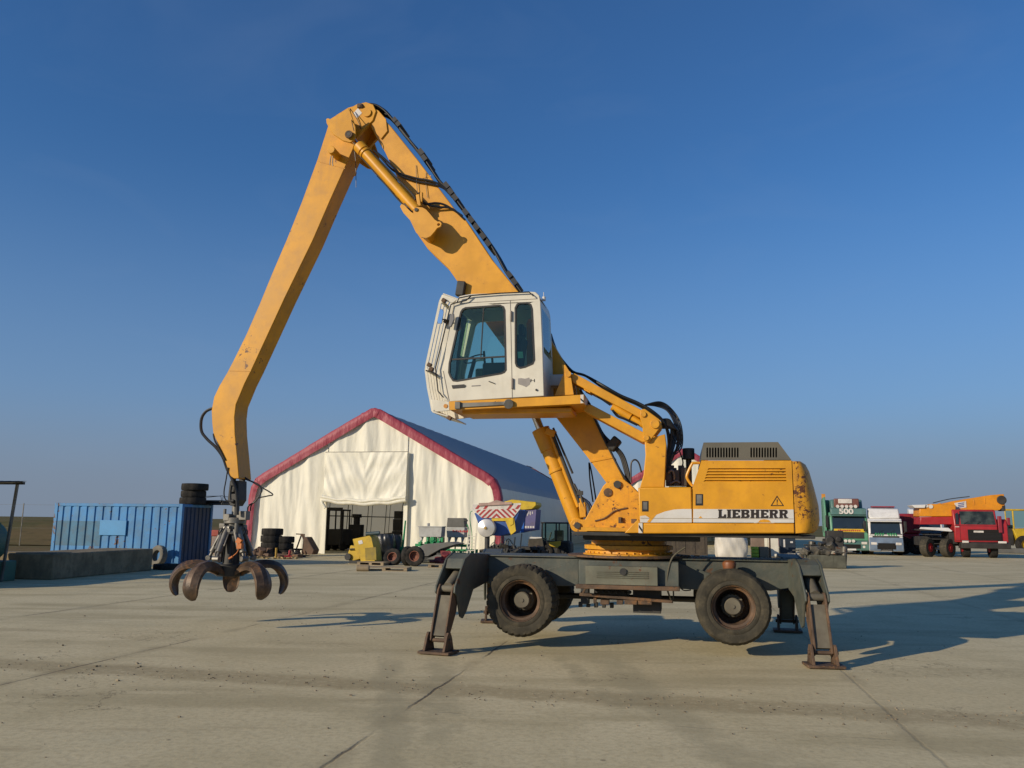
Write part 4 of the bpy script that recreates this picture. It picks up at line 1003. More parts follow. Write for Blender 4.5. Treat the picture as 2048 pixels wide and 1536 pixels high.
q.tube([p3(427,816,0)-V(gx,0,0), p3(412,823,0)-V(gx,0,0), p3(403,838,0)-V(gx,0,0), p3(403,862,0)-V(gx,0,0), p3(414,878,0)-V(gx,0,0), p3(432,895,0)-V(gx,0,0), p3(446,915,0)-V(gx,0,0), p3(455,940,0)-V(gx,0,0), p3(463,955,-.2)-V(gx,0,0), p3(473,985,-.2)-V(gx,0,0), p3(475,1030,-.2)-V(gx,0,0)], .03)
q.tube([p3(427,868,-.2)-V(gx,0,0), p3(430,882,-.25)-V(gx,0,0), p3(440,900,-.25)-V(gx,0,0), p3(450,920,-.25)-V(gx,0,0)], .018)
q.build('hose', M_black, gr)
q = MB(); c = p3(479,1082,-.3)-V(gx,0,0); q.cbox(c, (.1,.08,.1), Matrix.Rotation(R(30),3,'Y')); c = p3(480,1092,-.3)-V(gx,0,0); q.cbox(c, (.1,.08,.1)); c = p3(462,1115,-.3)-V(gx,0,0); q.cbox(c, (.09,.05,.03), Matrix.Rotation(R(-30),3,'Y'))
q.tube([p3(479,1092,-.3)-V(gx,0,0), p3(474,1105,-.3)-V(gx,0,0), p3(462,1115,-.3)-V(gx,0,0)], .01); q.build('orange_fitting', paint('orange_part', (0.5,0.14,0.02), .5), gr, bevel=.01)
zh, zt = GZ(1138), GZ(1188)
def claw(an, nm='claw'):
    d = V(math.cos(an), math.sin(an), 0); sd = V(-math.sin(an), math.cos(an), 0); c0 = V(-.06, 0, 0)
    path = [(.2,zh-.07),(.36,zh+.0),(.54,zh+.06),(.74,zh+.07),(.92,zh+.01),(1.04,zh-.14),(1.075,zh-.3),(1.04,zh-.43),(.99,zh-.5)]
    wd = [.075,.085,.1,.13,.155,.165,.16,.13,.07]; tk = [.08,.09,.095,.09,.08,.07,.06,.045,.02]
    def cr_(l, t_):
        i = min(int(t_), len(l)-2); f = t_-i; p0, p1, p2, p3_ = l[max(i-1,0)], l[i], l[i+1], l[min(i+2,len(l)-1)]
        return .5*((2*p1)+(p2-p0)*f+(2*p0-5*p1+4*p2-p3_)*f*f+(3*p1-p0-3*p2+p3_)*f**3)
    N_ = 40; ts = [8*k_/N_ for k_ in range(N_+1)]
    pr = [cr_([p[0] for p in path], t_) for t_ in ts]; pz = [cr_([p[1] for p in path], t_) for t_ in ts]; wd = [max(.02, cr_(wd, t_)) for t_ in ts]; tk = [max(.015, cr_(tk, t_)) for t_ in ts]; path = list(zip(pr, pz))
    vs = []; n_ = len(path); K_ = 10
    for i, (r_, z) in enumerate(path):
        a0 = path[max(0,i-1)]; a1 = path[min(n_-1,i+1)]; tx, tz = a1[0]-a0[0], a1[1]-a0[1]; l = math.hypot(tx, tz); nx, nz = -tz/l, tx/l
        for (s_, o_) in ((-1,-.75),(-1,.1),(-.88,.2),(-.3,1),(.3,1),(.88,.2),(1,.1),(1,-.75),(.82,-.75),(-.82,-.75)):
            if s_ in (.82, -.82): o_ = -.1
            p = c0 + d*(r_+nx*tk[i]*o_) + sd*(wd[i]*s_) + V(0,0,z+nz*tk[i]*o_); vs.append(p)
    fs = [[i*K_+j, i*K_+(j+1)%K_, (i+1)*K_+(j+1)%K_, (i+1)*K_+j] for i in range(n_-1) for j in range(K_)] + [list(range(K_)), list(range((n_-1)*K_, n_*K_))[::-1]]
    q = MB(); q.add(vs, fs); o = q.build(nm, M_claw, gr, smooth=28, bevel=.006)
    q = MB(); a_ = c0+d*.16+V(0,0,GZ(1056)); b_ = c0+d*.42+V(0,0,zh+.2); dd = (b_-a_)
    q.cyl(a_, a_+dd*.8, .06, n=14); q.cyl(a_-sd*.07, a_+sd*.07, .05, n=12); q.cyl(b_-sd*.07, b_+sd*.07, .05, n=12)
    q.cyl(a_+dd*.1+sd*.07, a_+dd*.6+sd*.07, .014, n=8)
    q2 = MB(); q2.cyl(a_+dd*.6, b_, .03, n=12)
    q.cyl(a_+dd*.05-sd*.085, a_+dd*.7-sd*.085, .032, n=10); q.cbox(a_+dd*.08+sd*.06, (.08,.08,.07)); cy = q.build('claw_cylinder', M_gmet, gr, bevel=.005); q2.build('cylinder_rod', M_gmet, gr)
    return o
for k in range(5): claw(R(118+72*k))
q = MB(); rr = random.Random(8)
for k in range(12):
    an = rr.uniform(0, 6.28); c0_ = V(-.04+.12*math.cos(an), .12*math.sin(an), GZ(1045)); a2 = an+rr.uniform(-.7,.7)
    q.tube([c0_, V(-.05+.26*math.cos(an), .26*math.sin(an), GZ(1062)), V(-.06+.24*math.cos(a2), .24*math.sin(a2), GZ(1085)), V(-.06+.3*math.cos(a2), .3*math.sin(a2), GZ(1105+rr.uniform(0,15)))], .012, 6, 4)
for k in range(5):
    an = R(118+72*k+36); q.cyl((-.06+.17*math.cos(an), .17*math.sin(an), GZ(1056)), (-.06+.22*math.cos(an), .22*math.sin(an), GZ(1125)), .03, n=8)
q.build('cylinder_hose', M_black, gr)

# ------------------------------------------------------------------ fabric hangars
from mathutils.noise import noise as noise3
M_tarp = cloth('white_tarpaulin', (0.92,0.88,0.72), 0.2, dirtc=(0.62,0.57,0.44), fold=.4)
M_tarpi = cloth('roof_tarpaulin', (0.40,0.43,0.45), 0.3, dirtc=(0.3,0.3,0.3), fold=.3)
M_red = cloth('red_tarpaulin', (0.33,0.045,0.07), 0.1, dirtc=(0.34,0.1,0.12), fold=1.0)
M_tube = paint('frame_tube', (0.2,0.18,0.14), .6)
def hangar(org, yaw, Lh, sc, label, door, curtain=True):
    t = thing('fabric_hangar', label, 'hangar', org, yaw, 'fabric hangars')
    W = [(0,8.72),(.35,8.6),(.9,8.3),(7.15,4.72),(7.55,4.42),(7.78,3.95),(7.9,3.4),(8.05,0)]
    W = [(x*sc, z*sc) for x, z in W]
    prof = [(-x, z) for x, z in W[::-1]][:-1] + W
    def xin(z, d=0):                            # half width at height z
        for i in range(len(W)-1):
            if W[i][1] >= z >= W[i+1][1]:
                f = (W[i][1]-z)/(W[i][1]-W[i+1][1]); return W[i][0]+f*(W[i+1][0]-W[i][0])
        return 0
    def zat(x):
        x = abs(x)
        for i in range(len(W)-1):
            if W[i][0] <= x <= W[i+1][0]:
                f = (x-W[i][0])/max(1e-6, W[i+1][0]-W[i][0]); return W[i][1]+f*(W[i+1][1]-W[i][1])
        return 0
    # roof and side skin, sagging a little between the arches
    n = len(prof); NY = int(Lh/1.1)
    q = MB(); vs = []
    for j in range(NY+1):
        y = .02+(Lh-.02)*j/NY; sag = -.05*abs(math.sin(math.pi*y/2.2))
        for x, z in prof:
            l = math.hypot(x, z-3*sc); k = 1+sag/l
            vs.append((x*k, y, 3*sc+(z-3*sc)*k if z > .1 else 0))
    q.add(vs, [[j*n+i, j*n+i+1, (j+1)*n+i+1, (j+1)*n+i] for j in range(NY) for i in range(n-1) if (n//2-5 <= i < n//2+5)])
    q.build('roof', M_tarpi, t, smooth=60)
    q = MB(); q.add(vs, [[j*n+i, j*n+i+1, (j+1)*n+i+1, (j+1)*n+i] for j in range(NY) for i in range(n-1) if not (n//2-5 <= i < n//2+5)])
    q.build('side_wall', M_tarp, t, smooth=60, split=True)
    q = MB(); m_ = len(prof); q.add([(x, Lh, z) for x, z in prof], [list(range(m_))]); q.build('rear_wall', cloth('warm_lit_tarpaulin', (0.75,0.60,0.34), 0.4), t)  # tan put into the colour for warm light through the white cloth
    # red trims on both gable edges
    for y0, s_ in ((0, -1), (Lh, 1)):
        q = MB(); vs = []; NS = 14
        for i in range(m_-1):
            for k in range(NS):
                f = k/NS; x = prof[i][0]+(prof[i+1][0]-prof[i][0])*f; z = prof[i][1]+(prof[i+1][1]-prof[i][1])*f
                a_, b_ = prof[i], prof[i+1]; tx, tz = b_[0]-a_[0], b_[1]-a_[1]; l = math.hypot(tx, tz); nx, nz = tz/l, -tx/l
                if nx*x+nz*(z-3*sc) > 0: nx, nz = -nx, -nz
                wv = .05*math.sin(x*9+z*7)+.03*math.sin(x*23)
                wI = .5*sc if z > 4.4*sc else .38*sc
                vs += [(x-nx*.05, y0-s_*.55, z-nz*.05), (x-nx*(.06+wv*.3), y0+s_*.02, z-nz*(.06+wv*.3)), (x-nx*.02, y0+s_*(.07+wv*.2+.04*noise3(V(x*3,z*3,1))), z-nz*.02), (x+nx*wI*.5, y0+s_*(.08+.1*noise3(V(x*2.2,z*2.2,5))), z+nz*wI*.5), (x+nx*wI, y0+s_*(.06+.05*noise3(V(x*4,z*4,9))), z+nz*wI)]
        N = len(vs)//5
        q.add(vs, [[5*i+j, 5*i+j+1, 5*i+j+6, 5*i+j+5] for i in range(N-1) for j in range(4)])
        q.build('red_trim', M_red, t, smooth=70)
    # front cloth with hanging folds, columns leave the doorway open
    dx0, dx1, dz = door
    q = MB(); NX = 260; NZ = 26; vs = []; keep = []
    rr = random.Random(3)
    ph = [(rr.uniform(1.2, 9), rr.uniform(0, 6.28), rr.uniform(.3, 1)) for _ in range(9)]
    def fold(x, z):
        s_ = 0
        for f, p, a_ in ph: s_ += a_*math.sin(f*x+p+.25*math.sin(z*.9+p)*1.2)/f**.4
        zz = z/(zat(x)+.01)
        n1 = noise3(V(x*1.1, z*.16, 3.1)); n2 = noise3(V(x*2.9+z*.25, z*.2, 7.7)); n3 = noise3(V(x*6.5-z*.4, z*.35, 1.2)); n4 = noise3(V(x*.9, z*.9, 5))
        return .13*n1+(.065*n2+.04*n3*max(0,n4+.4))*(.5+.6*(1-zz)) 
    xs = []
    Wm = W[-1][0]-.02
    for i in range(NX+1):
        x = -Wm+2*Wm*i/NX
        xs.append(x)
    fs = []
    for i, x in enumerate(xs):
        zt_ = min(zat(x), 9) if abs(x) < W[3][0] else max(0.0, zat(x))
        zb_ = 0.0
        if dx0 < x < dx1: zb_ = dz
        for j in range(NZ+1):
            z = zb_+(zt_-.03-zb_)*j/NZ
            vs.append((x, .16+fold(x, z)-.02, max(z, 0.01)))
    for i in range(NX):
        a_, b_ = xs[i], xs[i+1]
        if (a_ <= dx0 < b_) or (a_ < dx1 <= b_): continue
        for j in range(NZ): fs.append([i*(NZ+1)+j, (i+1)*(NZ+1)+j, (i+1)*(NZ+1)+j+1, i*(NZ+1)+j+1])
    q.add(vs, fs); q.build('front_cloth', M_tarp, t, smooth=80)
    # framed edges of the doorway
    q = MB()
    for x in (dx0, dx1): q.box(x-.12, x+.12, -.06, .0, 0, dz+.0)
    q.build('door_post', M_tarp, t, split=True)
    if curtain:
        cz = curtain
        q = MB()
        def cf(s_, v_):
            x = dx0-.05+(dx1-dx0+.1)*s_; z = cz+(dz-cz)*v_
            sg2 = 1 if s_ > .5 else -1
            w_ = .12*noise3(V(s_*3, v_*3, 2))+.09*noise3(V((s_*7-sg2*v_*2.2), v_*1.1, 5))*(1-v_*.5)+.06*noise3(V((s_*19-sg2*v_*5), v_*2, 9))
            return (x, -.16-abs(.12*(1-v_))+w_*.9, z+(.12*math.sin(math.pi*s_)*0-.18*math.sin(math.pi*s_)*(1-v_)))
        q.grid(cf, 60, 30); q.build('door_curtain', M_tarp, t, smooth=80)
        q = MB(); 
        for k in range(2):
            q.tube([(dx0-.1+(dx1-dx0+.2)*i/10, -.3-.05*k, cz-.02+.16*k-.2*math.sin(math.pi*i/10)+.04*math.sin(i*2.1+k)) for i in range(11)], .13-.02*k, 8, 3)
        q.tube([(dx0-.1,-.3,cz+.1),(dx0-.05,-.32,cz-.2),(dx0+.15,-.3,cz-.5)], .1, 8)
        q.build('rolled_hem', M_tarp, t, smooth=80)
        q = MB(); q.beam((dx0-.1,-.1,dz+.02), (dx1+.1,-.1,dz+.02), .03, .05); q.build('door_header', M_tube, t)
    # arches and purlins seen inside
    q = MB()
    k = 2.2; y = 2.2
    while y < Lh-1:
        pts = [(x*.985, y, z*.985) for x, z in prof]
        for i in range(m_-1): q.beam(pts[i], pts[i+1], .05, .05)
        pts2 = [(x*.94, y, z*.94) for x, z in prof]
        for i in range(m_-1): q.beam(pts2[i], pts2[i+1], .04, .04)
        y += 4.4
    for x in (-7.6, 7.6):
        q.beam((x*sc,.5,2.3*sc), (x*sc,Lh-.5,2.3*sc), .05, .08)
    for x in (-6, -3, 3, 6): q.beam((x*sc,.5,zat(x*sc)-.15), (x*sc,Lh-.5,zat(x*sc)-.15), .05, .05)
    for x in range(-6, 7, 1):
        q.beam((x*1.1*sc, Lh-.1, 0), (x*1.1*sc, Lh-.1, zat(x*1.1*sc)-.05), .07, .06)
    q.beam((-7.6*sc,Lh-.12,2.3*sc), (7.6*sc,Lh-.12,2.3*sc), .06, .1)
    q.build('arch_frame', M_tube, t)
    return t
HY = 50.0
ho = AT(738, 1106, HY); HO = Vector((ho.x, ho.y, 0))
HF = Frame(HO, -TH)
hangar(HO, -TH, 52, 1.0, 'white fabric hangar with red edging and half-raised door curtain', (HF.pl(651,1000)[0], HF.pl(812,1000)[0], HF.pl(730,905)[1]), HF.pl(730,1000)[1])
h2 = AT(1372, 1090, 75); H2 = Vector((h2.x, h2.y, 0))
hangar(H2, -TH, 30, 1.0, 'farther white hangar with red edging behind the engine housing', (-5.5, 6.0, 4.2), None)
# ---- things stored inside the first hangar
def hangar_item(px0, px1, py0, y, label, kind, cat):
    x0, zt_ = HF.pl(px0, py0, y); x1, _ = HF.pl(px1, py0, y)
    t = thing(kind, label, cat, HF.o+HF.x*((x0+x1)/2)+HF.y*y, -TH)
    return t, (x1-x0)/2, zt_
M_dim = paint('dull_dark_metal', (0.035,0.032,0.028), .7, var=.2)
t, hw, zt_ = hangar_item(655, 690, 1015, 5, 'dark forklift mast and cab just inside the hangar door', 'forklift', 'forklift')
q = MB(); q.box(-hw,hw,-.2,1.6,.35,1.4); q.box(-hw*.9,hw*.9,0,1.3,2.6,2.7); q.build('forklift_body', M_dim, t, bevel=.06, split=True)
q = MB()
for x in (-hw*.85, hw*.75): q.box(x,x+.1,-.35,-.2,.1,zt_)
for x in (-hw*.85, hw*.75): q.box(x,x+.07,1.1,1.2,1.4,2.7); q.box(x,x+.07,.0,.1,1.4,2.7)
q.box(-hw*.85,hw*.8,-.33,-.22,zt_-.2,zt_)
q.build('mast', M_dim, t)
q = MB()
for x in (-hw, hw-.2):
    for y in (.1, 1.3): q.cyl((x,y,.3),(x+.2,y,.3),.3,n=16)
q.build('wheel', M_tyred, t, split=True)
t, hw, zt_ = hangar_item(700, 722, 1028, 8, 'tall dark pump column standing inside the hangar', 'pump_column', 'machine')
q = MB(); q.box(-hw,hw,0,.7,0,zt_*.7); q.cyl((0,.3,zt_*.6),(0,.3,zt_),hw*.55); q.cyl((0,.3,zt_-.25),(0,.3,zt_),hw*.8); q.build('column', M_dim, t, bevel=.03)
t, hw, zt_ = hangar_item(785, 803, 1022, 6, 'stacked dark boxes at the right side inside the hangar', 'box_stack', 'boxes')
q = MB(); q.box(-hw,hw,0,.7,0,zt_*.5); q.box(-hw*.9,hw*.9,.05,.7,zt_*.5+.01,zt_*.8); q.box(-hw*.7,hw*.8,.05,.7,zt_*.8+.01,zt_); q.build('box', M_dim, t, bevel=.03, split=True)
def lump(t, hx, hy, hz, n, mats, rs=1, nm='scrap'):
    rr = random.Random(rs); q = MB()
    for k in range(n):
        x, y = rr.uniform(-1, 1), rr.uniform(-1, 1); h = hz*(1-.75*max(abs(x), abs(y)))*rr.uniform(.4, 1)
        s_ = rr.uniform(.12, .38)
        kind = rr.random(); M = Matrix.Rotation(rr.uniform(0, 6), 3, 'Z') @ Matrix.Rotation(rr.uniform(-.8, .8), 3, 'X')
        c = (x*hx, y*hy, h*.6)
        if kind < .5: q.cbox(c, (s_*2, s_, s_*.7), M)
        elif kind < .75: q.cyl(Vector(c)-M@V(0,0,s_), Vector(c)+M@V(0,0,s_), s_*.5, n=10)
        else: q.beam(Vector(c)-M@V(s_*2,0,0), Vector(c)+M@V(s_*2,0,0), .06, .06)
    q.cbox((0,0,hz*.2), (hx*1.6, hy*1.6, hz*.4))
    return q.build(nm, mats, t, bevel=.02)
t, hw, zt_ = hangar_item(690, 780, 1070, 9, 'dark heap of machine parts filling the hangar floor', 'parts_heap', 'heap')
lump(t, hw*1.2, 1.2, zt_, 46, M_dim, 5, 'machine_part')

# ------------------------------------------------------------------ shipping container
M_blue = paint('blue_container_paint', (0.03,0.2,0.45), .55, var=.14, dirt=.5, dirtc=(0.08,0.19,0.28), rust=.35, rustc=(0.1,0.05,0.03), streak=.4, sc=.7)
M_blue2 = paint('clean_blue_patch', (0.05,0.25,0.5), .5, var=.04)
M_blue3 = paint('faded_blue', (0.06,0.17,0.27), .7, var=.1, dirt=.3)
cg = G(356, 1134); CY = -R(10.5); CF = Frame((cg.x, cg.y, 0), CY)
ct = thing('shipping_container', 'blue corrugated shipping container with tyres on its roof', 'container', CF.o, CY)
LC, WC, HCt = 6.06, 2.44, 2.59
q = MB()      # corrugated long side facing the camera: x from -LC to 0 at y = 0
def corr(L, n, d=.045):
    pts = []; p = L/n
    for k in range(n):
        x = k*p; pts += [(x+.0, 0), (x+p*.62, 0), (x+p*.72, d), (x+p*.9, d)]
    pts.append((L, 0)); return pts
pc = corr(LC-.3, 15)
vs = []
for x, d in pc: vs += [(-LC+.15+x, .03+d, .16), (-LC+.15+x, .03+d, HCt-.13)]
q.add(vs, [[2*i, 2*i+2, 2*i+3, 2*i+1] for i in range(len(pc)-1)])
vs = [(x, WC-.03-(y-.03)*1.0, z) for x, y, z in vs]; q.add(vs, [[2*i, 2*i+2, 2*i+3, 2*i+1] for i in range(len(pc)-1)])
q.box(-LC+.02, -LC+.05, .05, WC-.05, .1, HCt-.05)
q.build('side_panel', M_blue, ct, smooth=0, split=True)
q = MB(); pe = corr(WC-.3, 7, .04); vs = []
for x, d in pe: vs += [(-.03-d, .15+x, .16), (-.03-d, .15+x, HCt-.13)]
q.add(vs, [[2*i, 2*i+2, 2*i+3, 2*i+1] for i in range(len(pe)-1)]); q.build('end_panel', paint('shaded_blue_end', (0.012,0.035,0.085), .6, var=.15, dirt=.3, dirtc=(.05,.05,.06), streak=.3), ct, smooth=0)  # blue darkened to carry the shade on the end turned from the sun
q = MB()
for x in (-LC, -.16):
    for y in (0, WC-.16): q.box(x, x+.16, y, y+.16, 0, HCt)
for y in (0.005, WC-.125):
    q.box(-LC+.16, -.16, y, y+.12, .0, .16); q.box(-LC+.16, -.16, y, y+.1, HCt-.13, HCt-.01)
for x in (-LC+.01, -.13):
    q.box(x, x+.12, .16, WC-.16, 0, .16); q.box(x, x+.12, .16, WC-.16, HCt-.13, HCt-.01)
q.build('frame', M_blue, ct, bevel=.012)
q = MB(); q.box(-LC+.05, -.05, .05, WC-.05, HCt-.06, HCt-.02); q.build('roof', paint('dusty_roof', (0.3,0.28,0.22), .8), ct)
def cq(px, py): return CF.pl(px, py, 0)
a_ = cq(201, 1040); b_ = cq(251, 1071)
q = MB(); q.box(a_[0], b_[0], -.02, .05, b_[1], a_[1]); q.build('welded_patch', M_blue2, ct, bevel=.01)
a_ = cq(90, 1041); b_ = cq(200, 1092)
q = MB()
vs = []
for x, d in pc:
    xx = -LC+.15+x
    if xx < a_[0]+(b_[0]-a_[0]): vs += [(xx, .027+d, max(.17, b_[1])), (xx, .027+d, a_[1])]
q.add(vs, [[2*i, 2*i+2, 2*i+3, 2*i+1] for i in range(len(vs)//2-1)]); q.build('faded_patch', M_blue3, ct, smooth=0)

# ---- tyres
def tyre_mb(Ro, w_, ri=None, n=48, lug=.02, ax='z'):
    ri = ri or Ro*.52; pr = [(ri, w_*.1),(ri+.02, w_*.02),(Ro*.75, 0),(Ro-.02, w_*.03),(Ro, w_*.12),(Ro+.005, w_*.5),(Ro, w_*.88),(Ro-.02, w_*.97),(Ro*.75, w_),(ri+.02, w_*.98),(ri, w_*.9),(ri+.04, w_*.5),(ri, w_*.1)]
    q = MB(); q.lathe(pr, (0,0,0), ax, n, (lambda i, j, r: r-lug if (j in (4, 6) and i % 3 == 0) else r) if lug else None); return q
def tyre(label, loc, Ro=.5, w_=.28, rot=(0,0,0), rim=None, group=None, mat=None, cat='tyre'):
    o = tyre_mb(Ro, w_).build('tyre', mat or M_tyred, None, smooth=45); tag(o, label, cat, group)
    o.location = loc; o.rotation_euler = rot
    if rim:
        q = MB(); ri = Ro*.54; q.lathe([(ri, w_*.08),(ri-.02, w_*.1),(ri-.04, w_*.35),(ri*.55, w_*.4),(ri*.45, w_*.15),(ri*.25, w_*.12),(0, w_*.14)], (0,0,0), 'z', 28)
        q.lathe([(ri, w_*.92),(ri-.03, w_*.9),(ri-.04, w_*.3)], (0,0,0), 'z', 28); q.build('rim', rim, o)
    return o
def wheel_part(par, loc, Ro, w_, mat_r, yaw=0, ax_y=True):
    o = tyre_mb(Ro, w_, lug=0, n=36, ax='y').build('wheel', M_tyred, par, smooth=45); o.location = loc; o.rotation_euler = (0,0,yaw)
    q = MB(); ri = Ro*.54; q.lathe([(ri, w_*.08),(ri-.03, w_*.12),(ri-.05, w_*.35),(ri*.5, w_*.4),(ri*.45, w_*.1),(0, w_*.1)], (0,0,0), 'y', 24); q.build('rim', mat_r, o); return o
M_orr = paint('rust_orange_rim', (0.22,0.075,0.04), .7, var=.2, dirt=.4)
c = CF.o + CF.x*(-.28) + CF.y*1.2
for k, (lb, dx, dy, r_) in enumerate((('bottom tyre of the three stacked on the blue container', .0,0,.55),('middle tyre of the three stacked on the blue container', -.0,.03,.52),('top tyre of the three stacked on the blue container', .06,-.02,.56))):
    tyre(lb, (c.x+dx, c.y+dy, HCt+.3*k), r_, .3, group='tyres on the container')
# black frame lying on the container roof
t = thing('black_frame', 'black flat metal frame lying on the roof end of the container', 'metal frame', CF.o+CF.x*(-.1)+CF.y*2.0+V(0,0,HCt), CY)
q = MB(); q.box(-.55,1.0,-.4,.42,0,.1); q.box(-.5,.95,-.45,.4,.11,.2); q.build('slab', M_blackp, t, bevel=.02)
q = MB(); q.tube([(-.55,-.4,.2),(-.3,-.4,.36),(.9,-.4,.38),(.98,-.4,.05)], .015,6,k=1); q.tube([(-.5,.3,.3),(.6,.3,.42)], .012,6,k=1); q.tube([(1.0,-.4,.1),(1.0,.4,.1),(1.0,.4,.36),(1.0,-.4,.36),(1.0,-.4,.1)], .012,6,k=1); q.build('rail', M_blackp, t)
g = G(322, 1134)
tyre('pale dusty tyre leaning upright against the blue container', (g.x, g.y-.1, .43), .43, .26, (R(80),0,R(-30)), mat=paint('pale_dusty_tyre', (0.16,0.15,0.12), .9, var=.15, dirt=.4))
g = G(342, 1140)
tyre('dark tyre lying flat beside the container corner', (g.x-.3, g.y+.3, .0), .5, .22, (0,0,0))

# ---- low concrete blocks on the left
M_blk = paint('rough_concrete', (0.26,0.21,0.13), .9, var=.14, dirt=.6, dirtc=(0.13,0.1,0.065), bump=.5, streak=.4, spec=.2)
b0 = G(103, 1160); b1 = G(300, 1141)
q = MB(); Lb = 5.6
q.box(-1.9, 0, 0, Lb, 0, .82)
yaw = math.atan2(-(b1.x-b0.x), (b1.y-b0.y))
o = q.build('concrete_block', M_blk, None, bevel=.04); tag(o, 'long low concrete block in front of the blue container', 'concrete block', 'concrete blocks'); o.location = (b0.x, b0.y, 0); o.rotation_euler = (0,0,yaw)
b2 = G(25, 1162)
q = MB(); q.box(-1.6, .95, -.4, .35, 0, .84); q.box(-1.5,.85,-.44,-.4,.1,.7)
o = q.build('concrete_block', M_blk, None, bevel=.04); tag(o, 'shorter concrete block beside the green tank', 'concrete block', 'concrete blocks'); o.location = (b2.x, b2.y+1.3, 0); o.rotation_euler = (0,0,yaw+.02)
# ---- green tank and lean-to roof at the left edge
M_grn = paint('faded_green', (0.075,0.17,0.12), .6, var=.08, dirt=.3)
gg = G(-48, 1165)
t = thing('green_tank', 'faded green round tank on a green plinth at the left edge', 'tank', (gg.x, gg.y, 0), -.15)
q = MB(); q.box(-1.2,.42,-3.8,1.1,0,.62); q.build('plinth', M_grn, t, bevel=.03)
q = MB(); q.lathe([(0,-4.2),(.5,-4.2),(.62,-4.1),(.66,-3.9),(.66,.3),(.62,.42),(.5,.5),(0,.5)], (-.42,.5,1.2), 'y', 40); q.build('tank_shell', M_grn, t)  # tank and plinth stretched toward the camera, unseen, to throw a ground shadow
q = MB(); q.beam((.35,.2,.63),(.42,.2,1.8),.05,.05); q.build('filler_pipe', M_grn, t)
s0 = AT(-72, 1100, 24.5)
t = thing('lean_to', 'open lean-to with corrugated metal roof on thin posts', 'shelter', (s0.x, s0.y, 0), -.15)
q = MB(); vs = []
for k in range(41):
    x = -3.4+3.75*k/40; z = 2.98-.02*k/40+.02*math.sin(k*math.pi/1.5)
    vs += [(x,-1.1,z-.06), (x,1.8,z+.12)]
q.add(vs, [[2*k, 2*k+2, 2*k+3, 2*k+1] for k in range(40)]); q.add([(a_, b_, c_-.03) for a_, b_, c_ in vs], [[2*k, 2*k+2, 2*k+3, 2*k+1] for k in range(40)])
q.build('roof', paint('zinc_sheet', (0.2,0.19,0.17), .5, metal=.3, dirt=.5), t)
q = MB(); q.box(-3.4,.3,-1.05,-.97,2.83,2.93); q.box(-3.4,.3,1.7,1.78,2.98,3.06); q.build('roof_beam', M_dark, t, split=True)
q = MB(); q.beam((-.12,-1.0,0),(.14,-1.0,2.86),.07,.07); q.beam((-.1,1.7,0),(.1,1.7,2.98),.07,.07); q.beam((-3.2,-1.0,0),(-3.2,-1.0,2.86),.07,.07); q.build('post', M_gmet, t, split=True)
# fence posts with wires at the field edge
q = MB()
for k in range(14): q.beam((-58+3*k,58.5,0),(-58+3*k,58.5,2.9),.05,.05)
for z in (1.2,2.8): q.beam((-58,58.5,z),(-19,58.5,z),.012,.012)
tag(q.build('wire_fence', M_gmet, None), 'thin wire fence with grey posts along the field edge', 'fence')

# ------------------------------------------------------------------ yard clutter
def spot(px, py, yaw=-TH):                     # a place on the ground and its local frame
    g = G(px, py); f = Frame((g.x, g.y, 0), yaw); return f, g.y, FPX/g.y
M_rub = M_tyred
# big tyre stacks left of the hangar door
for k in range(4):
    f, Y, s = spot(541, 1112); tyre(['lowest big tyre of the tall stack left of the hangar door','second tyre up in the tall stack left of the hangar door','third tyre up in the tall stack left of the hangar door','top tyre of the tall stack left of the hangar door'][k], (f.o.x+.03*(k % 2), f.o.y, .375*k), .58, .375, group='tyre stack by the hangar')
for k in range(3):
    f, Y, s = spot(566, 1112); tyre(['lowest tyre of the shorter stack left of the hangar door','middle tyre of the shorter stack left of the hangar door','top tyre of the shorter stack left of the hangar door'][k], (f.o.x+.1-.03*(k % 2), f.o.y-.1, .36*k), .5, .35, group='tyre stack by the hangar')
f, Y, s = spot(552, 1110)
t = thing('grey_crate', 'grey crate standing on edge between the big tyre stacks', 'crate', (f.o.x, f.o.y-1.1, 0), -.2)
q = MB(); q.box(-.2,.25,-.15,.15,1.0,1.35); q.beam((.2,-.1,0),(.2,-.1,1.1),.05,.05); q.beam((-.15,-.1,0),(-.15,-.1,1.1),.05,.05); q.build('crate_body', paint('dull_blue_grey', (0.12,0.14,0.14), .7), t)
# cultivator with red and brown arms
f, Y, s = spot(606, 1112)
t = thing('cultivator', 'rusty folded cultivator with tall frame arms beside the hangar door', 'farm implement', (f.o.x, f.o.y, 0), -.3)
M_brown = paint('brown_iron', (0.11,0.065,0.04), .8, var=.2, dirt=.4)
q = MB()
q.prism([(.1,.1),(.75,.1),(.85,.35),(.35,1.05),(.15,1.05),(.1,.6)], -.3,.3)
q.build('shovel', M_brown, t, bevel=.04)
q = MB(); q.beam((-.5,0,.2),(-.15,0,1.2),.06,.06); q.beam((-.5,.0,1.2),(.0,0,1.18),.06,.06); q.beam((0,0,1.2),(-.0,0,.3),.06,.06); q.beam((-.15,0,1.2),(.35,0,.3),.08,.06); q.beam((-.7,.1,.35),(.4,.1,.35),.1,.1); q.build('frame', M_brown, t)
q = MB()
for k in range(6): q.tube([(-.7+.2*k,-.1,.35),(-.68+.2*k,-.35,.25),(-.6+.2*k,-.3,.02)], .025, 6)
q.build('tine', M_rust, t, split=True)
